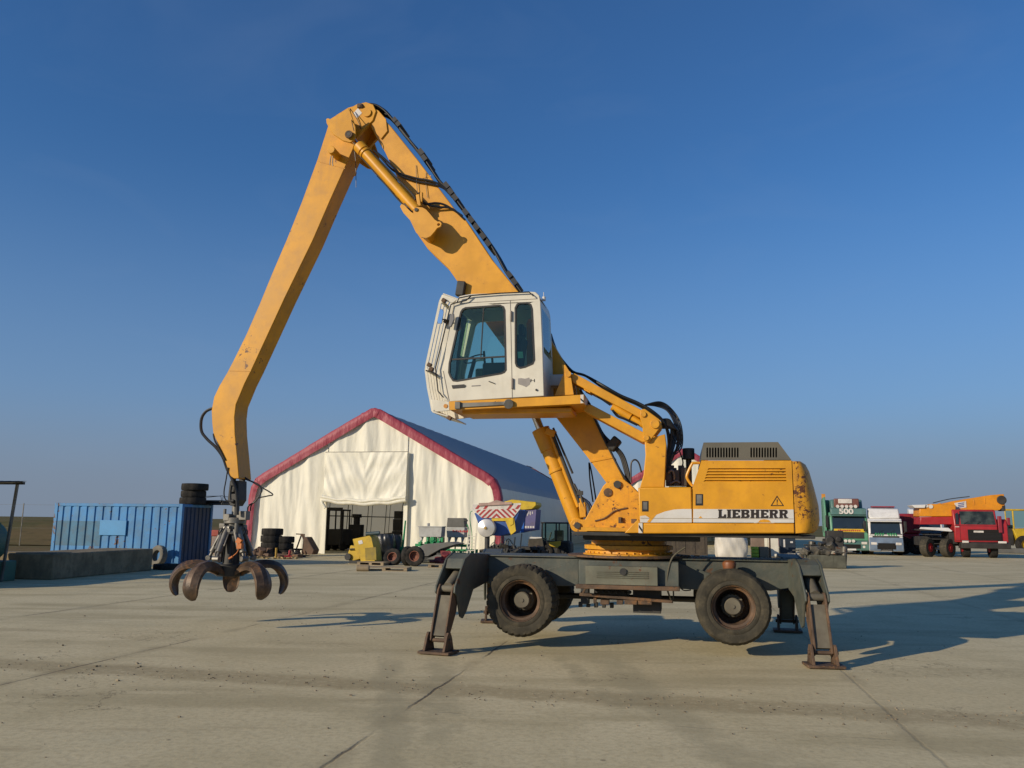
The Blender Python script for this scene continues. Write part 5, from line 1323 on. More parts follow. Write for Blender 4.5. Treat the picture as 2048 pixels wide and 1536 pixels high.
for i, (px, py, hx, hz, n, mat, lb) in enumerate(((523,1112,.75,.5,26,M_brown,'low heap of rusty scrap at the foot of the tyre stacks'),(580,1114,.7,.42,22,M_rust,'low brown scrap heap in front of the cultivator'))):
    f, Y, s = spot(px, py); t = thing('scrap_heap', lb, 'scrap heap', (f.o.x, f.o.y-.3, 0), -.1, 'scrap by the hangar'); lump(t, hx, .5, hz, n, mat, 11+i, 'scrap_iron')
f, Y, s = spot(537, 1117)
q = MB(); rr = random.Random(4)
for k in range(60):
    q.cbox((rr.uniform(-1.5,1.5), rr.uniform(-.5,.5), .03+rr.random()*.05), (rr.uniform(.08,.3), rr.uniform(.05,.15), .05), Matrix.Rotation(rr.uniform(0,3),3,'Z'))
o = q.build('wood_debris', paint('pale_wood', (0.3,0.22,0.1), .8, var=.2), None); o.location = (f.o.x, f.o.y, 0); o['kind'] = 'stuff'
f, Y, s = spot(556, 1117)
q = MB(); q.cyl((0,0,0),(0,0,.55),.05,.06); q.box(-.09,.09,-.09,.09,0,.04); o = q.build('yellow_post', paint('faded_yellow', (0.4,0.24,0.03), .6), None, bevel=.01); tag(o, 'short yellow post standing in front of the tyre stacks', 'post'); o.location = (f.o.x, f.o.y-.4, 0)
f, Y, s = spot(578, 1117)
t = thing('red_jack', 'small red jack on the ground beside the yellow post', 'jack', (f.o.x, f.o.y-.2, 0), .2)
q = MB(); q.box(-.3,.2,-.12,.12,.0,.16); q.cyl((.05,0,.16),(.08,0,.42),.07); q.build('jack_body', paint('jack_red', (0.35,0.02,0.03), .5), t, bevel=.02)
q = MB(); q.cyl((.15,0,.2),(.4,0,.35),.02); q.build('handle', M_gmet, t)
f, Y, s = spot(433, 1108)
t = thing('red_cabinet', 'small pale cabinet with red lid behind the grapple', 'cabinet', (f.o.x, f.o.y, 0), -.1)
q = MB(); q.box(-.25,.35,-.2,.3,0,1.0); q.build('cabinet_body', paint('pale_pink', (0.35,0.25,0.2), .7, dirt=.4), t, bevel=.02)
q = MB(); q.box(-.3,.4,-.25,.35,1.0,1.35); q.build('lid', paint('dull_red', (0.3,0.05,0.03), .6), t, bevel=.05)

# yellow machine lying by the hangar door
f, Y, s = spot(735, 1127)
def Lx(px, py, v=0): return f.pl(px, py, v)
t = thing('yellow_compactor', 'small yellow machine with open front standing before the hangar door', 'machine', f.o, -TH)
M_y2 = paint('machine_yellow', (0.55,0.36,0.015), .5, var=.06, dirt=.3, rust=.15)
q = MB(); q.prism([Lx(*p) for p in [(711,1078),(744,1071),(748,1075),(752,1093),(755,1122),(727,1122),(723,1104),(716,1100)]], -.35, .6); q.build('body', M_y2, t, bevel=.03)
q = MB(); q.prism([Lx(*p) for p in [(704,1090),(722,1096),(724,1118),(702,1124),(697,1112)]], -.2, .5); q.build('front_section', M_y2, t, bevel=.04)
q = MB(); q.prism([Lx(*p, -.36) for p in [(730,1096),(752,1094),(753,1120),(731,1120)]], -.37, -.345); q.build('access_panel', paint('dull_olive', (0.28,0.2,0.02), .6, dirt=.4), t, bevel=.005)
q = MB(); q.prism([Lx(*p, -.36) for p in [(716,1082),(724,1080),(726,1087),(718,1089)]], -.365, -.34); q.build('label_plate', M_whitep, t)
q = MB(); q.beam((*Lx(700,1098),)[:1]+(-.3,)+Lx(700,1098)[1:], (Lx(716,1097)[0],-.3,Lx(716,1097)[1]), .05,.05); q.box(Lx(703,1120)[0],Lx(752,1120)[0],-.3,.5,.0,.14); q.cyl((Lx(700,1115)[0],-.3,.3),(Lx(700,1115)[0],.4,.3),.16); q.build('chassis', M_dark, t, bevel=.01)
q = MB(); q.cyl((Lx(729,1072)[0],.2,Lx(729,1068)[1]), (Lx(756,1070)[0],.2,Lx(756,1066)[1]), .09, n=14); q.build('roof_tank', paint('dark_teal', (0.03,0.06,0.07), .5), t)
# black wrapped bales
def bag(px, py, hw, h, mat, lb, nm, cat, seed=1, grp=None, d=.8):
    f_, Y_, s_ = spot(px, py); rr = random.Random(seed); q = MB()
    def fn(a, b_):
        an = a*2*math.pi; zz = b_
        r = (abs(math.cos(an))**4+abs(math.sin(an))**4)**-.25
        bl = 1-.25*abs(2*zz-1)**5+.05*math.sin(an*5+seed)*math.sin(zz*7+seed)+.03*math.sin(an*13+zz*9)
        return (hw*r*math.cos(an)*bl, d*.5*r*math.sin(an)*bl, h*zz)
    q.grid(fn, 48, 16); q.box(-hw*.75,hw*.75,-d*.37,d*.37,.02,h*.99)
    o = q.build(nm, mat, None, smooth=60); tag(o, lb, cat, grp); o.location = (f_.o.x, f_.o.y+d*.5, 0); o.rotation_euler = (0,0,-TH+.1*seed); return o
M_bag = paint('black_film', (0.02,0.022,0.025), .3, var=.2, bump=.6)
bag(768, 1124, .42, 1.35, M_bag, 'left of two shiny black wrapped bales beside the yellow machine', 'wrapped_bale', 'wrapped bale', 1, 'black wrapped bales')
bag(786, 1122, .36, 1.3, M_bag, 'right of two shiny black wrapped bales beside the yellow machine', 'wrapped_bale', 'wrapped bale', 2, 'black wrapped bales')
# loose tyres with rusty rims
f, Y, s = spot(785, 1130); tyre('leftmost loose tyre with rusty rim, leaning back near the pallet', (f.o.x, f.o.y+.2, .27), .42, .24, (R(62),R(0),R(-12)), M_orr, 'loose tyres with rims')
f, Y, s = spot(806, 1131); tyre('loose tyre standing edge-on between two tyres with rusty rims', (f.o.x+.1, f.o.y-.1, .43), .43, .24, (R(90),0,R(68)), M_orr, 'loose tyres with rims')
f, Y, s = spot(831, 1132); tyre('upright loose tyre facing the camera with rust orange rim', (f.o.x, f.o.y-.1, .44), .44, .24, (R(88),0,R(-10)), M_orr, 'loose tyres with rims')
# pallets
M_wood = paint('weathered_wood', (0.3,0.23,0.14), .8, var=.15, dirt=.4, streak=.3)
def pallet(px, py, w_, lb, yaw, mat=M_wood):
    f_, Y_, s_ = spot(px, py)
    t = thing('pallet', lb, 'pallet', (f_.o.x, f_.o.y, 0), yaw, 'wooden pallets')
    q = MB()
    for k in range(7): q.box(-w_/2, w_/2, -.4+k*.13, -.4+k*.13+.1, .12, .145)
    q.build('deck_board', mat, t, split=True)
    q = MB()
    for x in (-w_/2, -.07, w_/2-.14): q.box(x, x+.14, -.38, .48, .025, .12)
    q.build('bearer', mat, t, split=True)
    q = MB()
    for y in (-.4, 0, .4): q.box(-w_/2, w_/2, y, y+.1, 0, .024)
    q.build('bottom_board', mat, t, split=True); return t
pallet(772, 1141, 1.9, 'long weathered pallet on the ground in front of the loose tyres', -.1)
pallet(748, 1130, 1.3, 'pale pallet lying just in front of the yellow machine', -.3)
pallet(884, 1135, 1.1, 'pallet with red scraps beside the flatbed plate', -.1)
f, Y, s = spot(886, 1131)
t = thing('red_scrap', 'crumpled red scraps lying on the right-hand pallet', 'scrap', (f.o.x, f.o.y+.1, .145), 0); lump(t, .5, .25, .2, 14, paint('scrap_red', (0.2,0.03,0.03), .7, var=.2), 9, 'red_piece')
f, Y, s = spot(735, 1141); q = MB(); q.cyl((-.25,0,.12),(.25,0,.12),.12); o = q.build('wood_block', M_wood, None, bevel=.02); tag(o, 'short round log lying against the end of the long pallet', 'log'); o.location = (f.o.x-.1, f.o.y-.5, 0)
# flatbed implement: sloping grey plate on wheels
f, Y, s = spot(868, 1126)
t = thing('flatbed_plate', 'sloping grey steel flatbed behind the loose tyres', 'trailer', f.o, -TH)
M_gp = paint('grey_plate', (0.13,0.13,0.12), .6, var=.1, dirt=.4)
q = MB(); a_ = [f.pl(*p) for p in [(822,1104),(852,1088),(898,1084),(916,1088),(884,1098),(860,1112),(838,1112)]]; q.prism(a_, -.3, 1.4); q.build('sloping_bed', M_gp, t, bevel=.02)
q = MB(); q.box(-.6,1.2,-.2,.9,.1,.32); q.box(.2,1.0,-.28,.5,.32,.5); q.build('under_frame', M_dark, t, bevel=.02)
q = MB(); q.prism([f.pl(*p) for p in [(857,1118),(880,1108),(906,1112),(905,1120),(880,1118)]], -.45, .1); q.build('lower_plate', M_gp, t)
q = MB(); q.box(.4,.9,-.31,-.285,.45,.6); q.build('red_plate', paint('dark_red', (0.18,0.02,0.02), .6), t)
# green seed drills with pale hoppers
M_green = paint('implement_green', (0.015,0.27,0.09), .45, var=.08, dirt=.25)
M_hop = paint('pale_grey_hopper', (0.42,0.42,0.39), .5, var=.05, dirt=.3)
def seeder(px, py, x0, x1, ytop, ybot, lid, lb, seed):
    f_, Y_, s_ = spot(px, py)
    t = thing('seed_drill', lb, 'seed drill', f_.o, -TH, 'green seed drills')
    L = lambda x, y: f_.pl(x, y, 0)
    a0, a1 = L(x0, ytop)[0], L(x1, ytop)[0]; zt_, zb = L(px, ytop)[1], L(px, ybot)[1]
    zl = zb+(zt_-zb)*(.52 if lid else 1)
    q = MB(); q.prism([(a0, zl),(a1, zl),(a1-.03, zb),(a0+.05, zb)], -.0, .7); q.build('hopper', M_hop, t, bevel=.02)
    if lid:
        q = MB(); q.prism([(a0+.02, zl+.01),(a1-.0, zl+.01),(a1-.06, zt_),(a0+.05, zt_)], .0, .65); q.build('hopper_lid', paint('dark_grey_lid', (0.11,0.105,0.09), .6), t, bevel=.02)
        q = MB()
        for k in range(9): q.box(a0+.36+.1*k, a0+.36+.1*k+.065, -.012, -.001, zb+.28, zb+.4-.03*(k % 2))
        q.build('red_lettering', paint('sign_red', (0.4,0.03,0.03), .5), t, smooth=0)
    else:
        q = MB(); q.box(a0-.02, a1+.02, -.03, .73, zl+.0, zl+.04); q.cyl(((a0+a1)/2-.2,.3,zl+.04),((a0+a1)/2-.2,.3,zl+.2),.08); q.build('hopper_lid', M_hop, t)
    n_ = max(3, int((a1-a0)/.32)); q = MB(); q2 = MB(); q3 = MB()
    for k in range(n_):
        x = a0+.15+(a1-a0-.3)*k/(n_-1)
        q.cyl((x,.2,zb),(x,.1,zb-.22),.1,.05,n=10)
        q2.beam((x,.05,zb-.2),(x+.05,-.2,.25),.07,.08); q2.cbox((x,-.05,zb-.32),(.14,.3,.12)); q2.cyl((x-.03,-.25,.22),(x+.03,-.25,.22),.2,n=16)
    q.build('seed_funnel', M_hop, t, split=True); q2.build('seed_unit', M_green, t)
    q3.box(a0-.2,a1+.2,.1,.25,zb-.5,zb-.36); q3.box(a0-.2,a1+.2,-.0,.1,zb-.75,zb-.66); q3.cyl((a0-.1,.3,.3),(a0+.1,.3,.3),.3,n=18)
    q3.build('toolbar', M_green, t, bevel=.01); return t
seeder(858, 1119, 837, 884, 1054, 1074, False, 'green seed drill with low pale open hopper behind the flatbed', 1)
seeder(912, 1118, 893, 930, 1036, 1075, True, 'green seed drill with tall dark-lidded hopper and red lettering', 2)
f, Y, s = spot(868, 1119)
t = thing('green_gearbox', 'bright green pump unit between the two seed drills', 'pump', f.o, -TH)
q = MB(); z0 = f.pl(868,1088)[1]
q.box(-.45,.45,0,.35,z0-.05,z0+.12)
for k in range(5): q.box(-.45+.2*k,-.32+.2*k,-.05,.3,z0+.1,z0+.36-.05*(k % 2))
q.cyl((-.1,-.1,z0+.28),(-.1,.2,z0+.28),.12); q.box(-.3,.3,.02,.3,0,z0-.05); q.build('pump_housing', M_green, t, bevel=.02)
f, Y, s = spot(895, 1110)
t = thing('glass_cab', 'pale tractor cab with glass and white frame behind the seed drills', 'tractor cab', (f.o.x-.3, f.o.y+3, 0), -TH)
zt_ = Frame((f.o.x-.3,f.o.y+3,0),-TH).pl(890,1036)[1]
q = MB(); q.box(-.9,.9,0,1.2,zt_-.08,zt_)
for x in (-.9,-.1,.82): q.box(x,x+.08,0,.08,.9,zt_-.08)
q.box(-.9,.9,0,1.2,.4,1.0); q.build('cab_frame', M_whitep, t); q = MB(); q.box(-.82,.82,.03,.04,1.0,zt_-.08); q.build('pane', glass('green_glass', (0.4,0.6,0.5)), t)
# slanted green drawbars and posts
f, Y, s = spot(805, 1122)
q = MB(); a_ = f.pl(805,1098); b_ = f.pl(811,1041); q.cyl((a_[0],0,a_[1]),(b_[0],0,b_[1]),.06,.04); q.cyl((a_[0],0,a_[1]),(a_[0]-.05,0,0),.09); q.box(a_[0]-.3,a_[0]+.6,-.1,.1,.55,.7); o = q.build('drawbar', M_green, None); tag(o, 'upright green drawbar pole right of the hangar doorway', 'drawbar'); o.location = f.o; o.rotation_euler = (0,0,-TH)
# pole with lamp and ladder in front of the spreader
f, Y, s = spot(941, 1127)
t = thing('step_ladder', 'white folding ladder leaning beside the silver drum', 'ladder', f.o, -TH)
q = MB(); P_ = lambda x, y, v=0: (f.pl(x, y, v)[0], v, f.pl(x, y, v)[1])
for (xa, ya, xb, yb) in ((934,1112,936,1070),(949,1112,952,1066)): q.beam(P_(xa,ya), P_(xb,yb), .05, .05)
q.build('side_rail', M_white, t, split=True); q = MB()
for k in range(6): q.beam(P_(935,1108-7*k), P_(950,1108-7*k), .035, .035)
q.build('rung', M_white, t, split=True)
q = MB(); q.cyl((-.1,.1,0),(-.1,.1,1.9),.03); q.build('ladder_prop', M_white, t)
f, Y, s = spot(942, 1124)
t = thing('hose_stand', 'thin green stand with looped top and small black lamp', 'stand', (f.o.x, f.o.y+.8, 0), -TH)
f2 = Frame((f.o.x, f.o.y+.8, 0), -TH); P2 = lambda x, y: (f2.pl(x,y)[0], 0, f2.pl(x,y)[1])
q = MB(); q.tube([P2(943,1110),P2(944,1070),P2(940,1040),P2(941,1025),P2(945,1022)], .018); q.tube([P2(932,1100),P2(938,1065),P2(934,1048)], .025); q.build('stand_pole', M_green, t)
q = MB(); c = P2(932,1041); q.cbox((c[0],-.05,c[2]), (.2,.15,.1)); q.build('lamp', M_dark, t, bevel=.03)
# salt spreaders
def stripes(mb1, mb2, poly_fn, n): pass
M_cr = paint('chevron_red', (0.36,0.03,0.03), .5, var=.06, dirt=.2); M_cw = paint('chevron_white', (0.62,0.58,0.52), .5, var=.04, dirt=.3)
M_bl = paint('hopper_blue', (0.025,0.085,0.3), .45, var=.08, dirt=.25); M_yc = paint('cover_yellow', (0.62,0.42,0.02), .5, var=.08, dirt=.2)
f, Y, s = spot(992, 1124)
t = thing('salt_spreader', 'salt spreader with red and white chevron hopper and silver disc', 'salt spreader', f.o, -TH)
L = lambda x, y, v=0: f.pl(x, y, v)
q = MB(); q.prism([L(*p) for p in [(948,1026),(1040,1020),(1022,1066),(1000,1072),(965,1070)]], .05, 2.4); q.build('hopper', M_bl, t, bevel=.02)
# chevron board: clipped triangle strips
q = MB(); bw = [(945,1009),(1042,1006),(1040,1018),(1026,1036),(964,1036),(945,1020)]
q.prism([L(*p, 0) for p in bw], .0, .045); cb_ = q.build('chevron_board', M_cw, t)
q = MB(); q2 = MB()
def clip(poly, inside, inter):
    out = []
    for i in range(len(poly)):
        a_, b_ = poly[i-1], poly[i]
        if inside(b_):
            if not inside(a_): out.append(inter(a_, b_))
            out.append(b_)
        elif inside(a_): out.append(inter(a_, b_))
    return out
def clip_hp(poly, n_, d_):      # keep n.p <= d
    def ins(p): return p[0]*n_[0]+p[1]*n_[1] <= d_+1e-9
    def it(a_, b_):
        da, db = a_[0]*n_[0]+a_[1]*n_[1]-d_, b_[0]*n_[0]+b_[1]*n_[1]-d_; k = da/(da-db); return (a_[0]+(b_[0]-a_[0])*k, a_[1]+(b_[1]-a_[1])*k)
    return clip(poly, ins, it)
lower = [(949,1020),(1037,1017),(1026,1036),(964,1036)]
for sd_ in (-1, 1):
    half = clip_hp(lower, (-sd_, 0), -sd_*993)
    for k in range(-3, 8):
        lo, hi = 1016+k*10.5, 1016+k*10.5+5.2            # y - slope*|x-c|
        n_ = (sd_*-.95, 1)
        c0_ = -sd_*.95*993
        pz = clip_hp(half, n_, hi-0+c0_); pz = clip_hp(pz, (-n_[0], -1), -(lo+c0_)) if len(pz) > 2 else pz
        if len(pz) > 2: q.prism([L(*p, -.006) for p in pz], -.006, -.0008)
for x in (950, 966, 1014, 1030):
    q.prism([L(*p, -.006) for p in [(x,1018),(x+6,1010),(x+12,1010),(x+6,1018)]], -.006, -.0008)
q.build('chevron_stripe', M_cr, cb_, smooth=0)
q = MB(); q.prism([L(*p, -.03) for p in [(958,1006),(1024,1004),(1024,1009),(958,1012)]], -.08, -.01); q.prism([L(*p) for p in [(975,1006),(992,1000),(1012,1005)]], .06, .3); q.build('top_bar', paint('pinkish_bar', (0.4,0.27,0.22), .6, dirt=.3), t, bevel=.01)
q = MB(); q.prism([L(*p, -.02) for p in [(983,1037),(1026,1035),(1027,1048),(1020,1052),(1014,1042),(984,1042)]], -.03, .04); q.prism([L(*p) for p in [(1010,1040),(1028,1036),(1032,1062),(1022,1070)]], .0, .04); q.build('yellow_bracket', M_yc, t, bevel=.01)
c = L(973,1056,-.5)
q = MB(); q.lathe([(0,-.74),(.12,-.72),(.43,-.6),(.45,-.56),(.44,-.2),(.40,-.1),(0,-.08)], (c[0],0,c[1]), 'y', 36); q.build('silver_disc', paint('silver_disc', (0.62,0.6,0.56), .3, metal=.3, var=.03), t)
q = MB(); q.lathe([(0,-.78),(.07,-.77),(.08,-.72)], (c[0],0,c[1]), 'y', 16); q.build('brass_cap', paint('brass', (0.45,0.28,0.06), .4), t)
q = MB(); q.cyl((c[0],-.3,c[1]-.4),(c[0],-.3,.55),.13); q.box(-.9,.9,.1,2.2,.45,.6)
for x in (-.7,-.3,.25,.5,.8):
    q.beam((x,.0,.6),(x+.05,.05,0),.09,.09); q.beam((x,1.6,.6),(x,1.6,0),.09,.09)
for k in range(7): q.cbox((.3+.14*k,-.15,.35+.1*(k % 3)), (.1,.2,.35+.1*(k % 2)), Matrix.Rotation(.2*k,3,'Y'))
q.build('support_frame', M_dark, t, bevel=.01)
q = MB(); q.tube([(.15,-.3,0),(.2,-.3,.55),(.35,-.3,.6),(.45,-.3,.05)],.02); q.build('copper_pipe', M_yc, t)
f, Y, s = spot(1044, 1119)
t = thing('salt_spreader', 'blue hopper spreader under a yellow cover behind the chevron one', 'salt spreader', (f.o.x, f.o.y+.6, 0), -TH, None)
f = Frame((f.o.x, f.o.y+.6, 0), -TH); L = lambda x, y, v=0: f.pl(x, y, v)
q = MB(); q.prism([L(*p) for p in [(1006,1004),(1024,999),(1050,1002),(1072,1004),(1073,1011),(1066,1018),(1042,1020),(1010,1012)]], .0, 1.8); q.build('yellow_cover', M_yc, t, bevel=.05)
q = MB(); q.prism([L(*p) for p in [(1035,1019),(1050,1019),(1047,1064),(1038,1066),(1026,1050)]], .05, 1.6); q.build('hopper_end', paint('bright_blue', (0.02,0.13,0.5), .45, var=.08, dirt=.2), t, bevel=.01)
q = MB(); q.prism([L(*p) for p in [(1049,1020),(1072,1019),(1069,1060),(1045,1064)]], .1, 1.7); hp_ = q.build('hopper_panel', paint('violet_panel', (0.12,0.11,0.24), .6, var=.08, dirt=.3), t, bevel=.01)
q = MB()
for x, h_ in ((1051,8),(1054,11),(1057,7),(1060,9),(1064,6)): q.prism([L(*p, .095) for p in [(x,1023),(x+1.6,1023),(x+1.6,1023+h_*.8),(x,1023+h_*.8)]], .09, .0995)
for x in (1050,1055,1060,1065): q.prism([L(*p, .095) for p in [(x,1052),(x+3.4,1052),(x+3.4,1056),(x,1056)]], .09, .0995)
q.build('white_marking', M_whitep, hp_, smooth=0)
q = MB(); q.box(-.3,1.0,.2,1.6,.5,.66)
for x in (-.25,.1,.5,.9): q.beam((x,.25,.6),(x,.25,0),.1,.1); q.beam((x,1.4,.6),(x,1.4,0),.1,.1)
q.build('support_frame', M_dark, t)
# black-cab loader
f, Y, s = spot(1108, 1115)
t = thing('mini_loader', 'small dark loader with boxy glazed cab and yellow flank', 'loader', f.o, -TH)
L = lambda x, y, v=0: f.pl(x, y, v)
q = MB()
x0, zt_ = L(1083,1044); x1, zb = L(1137,1082)
q.box(x0-.05,x1+.05,-.05,1.35,zt_-.09,zt_)
for x in (x0, x0+(x1-x0)*.52, x1-.08):
    for y in (0,1.22): q.box(x,x+.08,y,y+.08,zb,zt_-.09)
q.box(x0,x1,0,1.3,zb-.45,zb); q.build('cab_frame', M_blackp, t, bevel=.02)
q = MB(); q.box(x0+.08,x0+(x1-x0)*.52,.03,.04,zb,zt_-.09); q.box(x0+(x1-x0)*.52+.08,x1-.08,.03,.04,zb,zt_-.09); q.build('pane', M_glass, t, smooth=0, split=True)
q = MB(); q.box(x0+.7,x0+1.2,.4,.9,zb,zb+.6); q.cyl((x0+.35,.6,zb),(x0+.5,.6,zb+.5),.04); q.build('seat', M_dark, t, bevel=.04)
q = MB(); q.prism([L(*p, -.05) for p in [(1096,1084),(1122,1082),(1120,1097),(1100,1092)]], -.07, .3); q.build('yellow_flank', M_y2, t, bevel=.02)
q = MB(); q.prism([L(*p) for p in [(1120,1082),(1141,1086),(1142,1106),(1112,1107),(1084,1106),(1086,1084)]], .0, 1.3); q.build('engine_cover', M_dark, t, bevel=.05)
q = MB(); q.prism([L(*p) for p in [(1058,1078),(1086,1076),(1090,1100),(1056,1104)]], -.2, 1.4); q.build('loading_box', paint('dull_brown', (0.05,0.045,0.035), .8, dirt=.4), t, bevel=.03)
q = MB(); q.box(L(1060,1078)[0],L(1084,1078)[0],-.1,.2,L(1070,1077)[1],L(1070,1074)[1]); q.build('pale_load', M_whitep, t)
wheel_part(t, (L(1126,1100)[0],-.12,.36), .36,.25,M_dim); wheel_part(t, (L(1094,1100)[0],-.12,.36), .36,.25,M_dim)  # dark rims imitate the shade lying on the loader
f, Y, s = spot(1008, 1119)
t = thing('machinery_heap', 'dark heap of farm machinery parts under the two spreaders', 'machinery', f.o+f.y*.4, -TH); lump(t, 1.1, .8, 1.45, 70, M_dim, 31, 'machine_part')
q = MB()
for k in range(6): q.beam((-1+.38*k,-.7,.1),(-.8+.36*k,-.6,1.0+.2*(k % 3)),.05,.05)
q.tube([(-.9,-.7,.3),(-.5,-.8,.9),(-.1,-.75,.4),(.3,-.8,1.1),(.7,-.7,.5)],.03,6); q.build('steel_arm', M_gmet, t)
q = MB()
for x, z in ((-.7,.35),(.1,.5),(.75,.3)): q.lathe([(.14,-.06),(.3,-.05),(.32,.05),(.14,.06)],(x,-.85,z),'y',18)
q.build('dark_roller', M_tyred, t, split=True)
f, Y, s = spot(1060, 1117)
t = thing('implement_heap', 'low dark implement with bent pipes beside the small loader', 'farm implement', f.o+f.y*.2, -TH); lump(t, .8, .5, 1.0, 40, M_rust, 33, 'iron_part')
f, Y, s = spot(905, 1122)
t = thing('green_cultivator', 'bright green tine frame on the ground before the dark-lidded drill', 'cultivator', f.o, -TH)
q = MB(); q.box(-.9,1.3,.0,.1,.5,.6); q.box(-.7,1.1,-.35,-.25,.35,.45)
for k in range(8): q.tube([(-.8+.28*k,.05,.55),(-.78+.28*k,-.25,.5),(-.75+.28*k,-.3,.2),(-.7+.28*k,-.15,.02)],.025,6,3)
q.box(1.0,1.3,-.2,.1,.3,.6); q.build('tine_frame', M_green, t, bevel=.01)
q = MB(); q.box(-.2,.9,-.55,-.4,.18,.3); q.build('red_bar', M_cr, t, bevel=.01)
f, Y, s = spot(1335, 1116)
t = thing('cargo_box', 'dark brown cargo box standing behind the slewing ring', 'cargo box', f.o+f.y*2, -TH)
M_dkb = paint('dark_brown_box', (0.055,0.042,0.03), .8, var=.15, dirt=.5, dirtc=(0.1,0.08,0.05), streak=.5)
q = MB(); q.box(-2.6,2.4,0,2.2,.12,1.75); q.build('box_body', M_dkb, t, bevel=.02)
q = MB()
for k in range(9): q.box(-2.5+.58*k,-2.42+.58*k,-.03,-.001,.15,1.7)
q.box(-2.6,2.4,-.05,.0,.12,.22); q.build('box_rib', M_dkb, t, split=True)
q = MB()
for x in (-1.8,1.6): q.box(x,x+.3,.1,2.1,0,.12)
q.build('skid', M_dark, t, split=True)
# --- things seen under the engine housing
f, Y, s = spot(1468, 1122)
o = bag(1469, 1122, .86, 1.5, cloth('bulk_bag_white', (0.62,0.58,0.5), .1), 'large white bulk bag standing behind the rear wheel', 'bulk_bag', 'bulk bag', 1, None, 1.3)
f, Y, s = spot(1520, 1120)
t = thing('crate_stack', 'stack of lime green crates beside the white bulk bag', 'crates', f.o, -TH)
q = MB()
for k in range(4): q.box(-.45,-.05,0,.5,.12*k*1.6,.12*k*1.6+.17)
q.build('green_crate', paint('lime_plastic', (0.3,0.45,0.03), .5), t, bevel=.02, split=True)
q = MB(); q.box(0,.5,.1,.6,0,.75); q.build('grey_crate', M_hood, t, bevel=.02)
q = MB(); q.box(-.4,.35,.7,1.4,0,1.3); q.build('brown_carton', paint('carton', (0.2,0.14,0.1), .8), t, bevel=.02)
f, Y, s = spot(1546, 1120)
t = thing('white_cabinet', 'weathered white cabinet under the counterweight', 'cabinet', f.o, -TH)
q = MB(); q.box(-.22,.35,0,.6,.03,1.35); q.build('cabinet_body', M_white, t, bevel=.02)
q = MB(); q.box(-.2,-.1,-.01,0,.1,1.3); q.build('rusty_edge', M_rust, t)
f, Y, s = spot(1575, 1118)
t = thing('blue_cabinet', 'dark blue switch cabinet next to the white cabinet', 'cabinet', f.o, -TH)
q = MB(); q.box(-.4,.5,0,.6,.03,1.3); q.build('cabinet_body', paint('dark_navy', (0.015,0.025,0.04), .5), t, bevel=.02)
q = MB(); q.box(-.2,-.1,-.012,0,.7,1.15); q.box(.2,.35,-.012,0,.95,1.05); q.build('label_plate', M_whitep, t, split=True)
f, Y, s = spot(1560, 1128)
q = MB(); q.lathe([(.2,0),(.29,.05),(.34,.14),(.29,.23),(.2,.28),(.16,.14),(.2,0)], (0,0,0), 'z', 24); o = q.build('ring_bag', paint('dusty_white', (0.45,0.42,0.36), .8), None); tag(o, 'low dusty white ring lying under the counterweight', 'ring'); o.location = (f.o.x,f.o.y,0)
# engine pile on a round block
f, Y, s = spot(1656, 1137)
M_blkd = paint('stained_block', (0.10,0.10,0.075), .9, var=.2, dirt=.5, dirtc=(0.05,0.05,0.035), streak=.6)
q = MB(); q.box(-.82,.85,0,1.8,0,.62); o = q.build('concrete_block', M_blkd, None, bevel=.05); tag(o, 'stained dark block carrying a heap of engine parts', 'concrete block'); o.location = f.o; o.rotation_euler = (0,0,-TH)
t = thing('engine_heap', 'heap of old axles and engine parts piled on the dark block', 'scrap heap', f.o+f.y*.7+V(0,0,.62), -TH)
M_eng = paint('oily_grey_metal', (0.09,0.085,0.07), .5, metal=.4, var=.3, dirt=.6, dirtc=(0.2,0.17,0.12), rust=.4)
lump(t, .9, .6, 1.0, 60, M_eng, 21, 'engine_part')
q = MB(); q.box(.1,.85,-.3,.4,.35,1.15); q.cyl((.2,-.4,.7),(.2,-.3,.7),.2); q.cyl((.6,-.4,.75),(.6,-.3,.75),.14); q.build('engine_block', M_dim, t, bevel=.05)
f, Y, s = spot(1600, 1124)
t = thing('axle_heap', 'lower heap of pale engine scrap left of the dark block', 'scrap heap', (f.o.x-.1, f.o.y+.3, 0), -TH); lump(t, 1.0, .6, .95, 50, M_eng, 22, 'axle_part')
q = MB(); q.beam((-1.2,-.5,.35),(.7,-.5,.42),.14,.14); q.build('pale_beam', M_white, t)
t2 = thing('loose_scrap', 'thin bent scrap rods hanging at the right side of the dark block', 'scrap', G(1688,1136), -TH)
q = MB(); rr = random.Random(6)
for k in range(14): a_ = V(rr.uniform(-.2,.15), rr.uniform(-.2,.6), .0); q.beam(a_, a_+V(rr.uniform(-.2,.1), rr.uniform(-.2,.2), rr.uniform(.4,1.1)), .04, .06)
q.build('scrap_rod', M_gmet, t2, split=True)

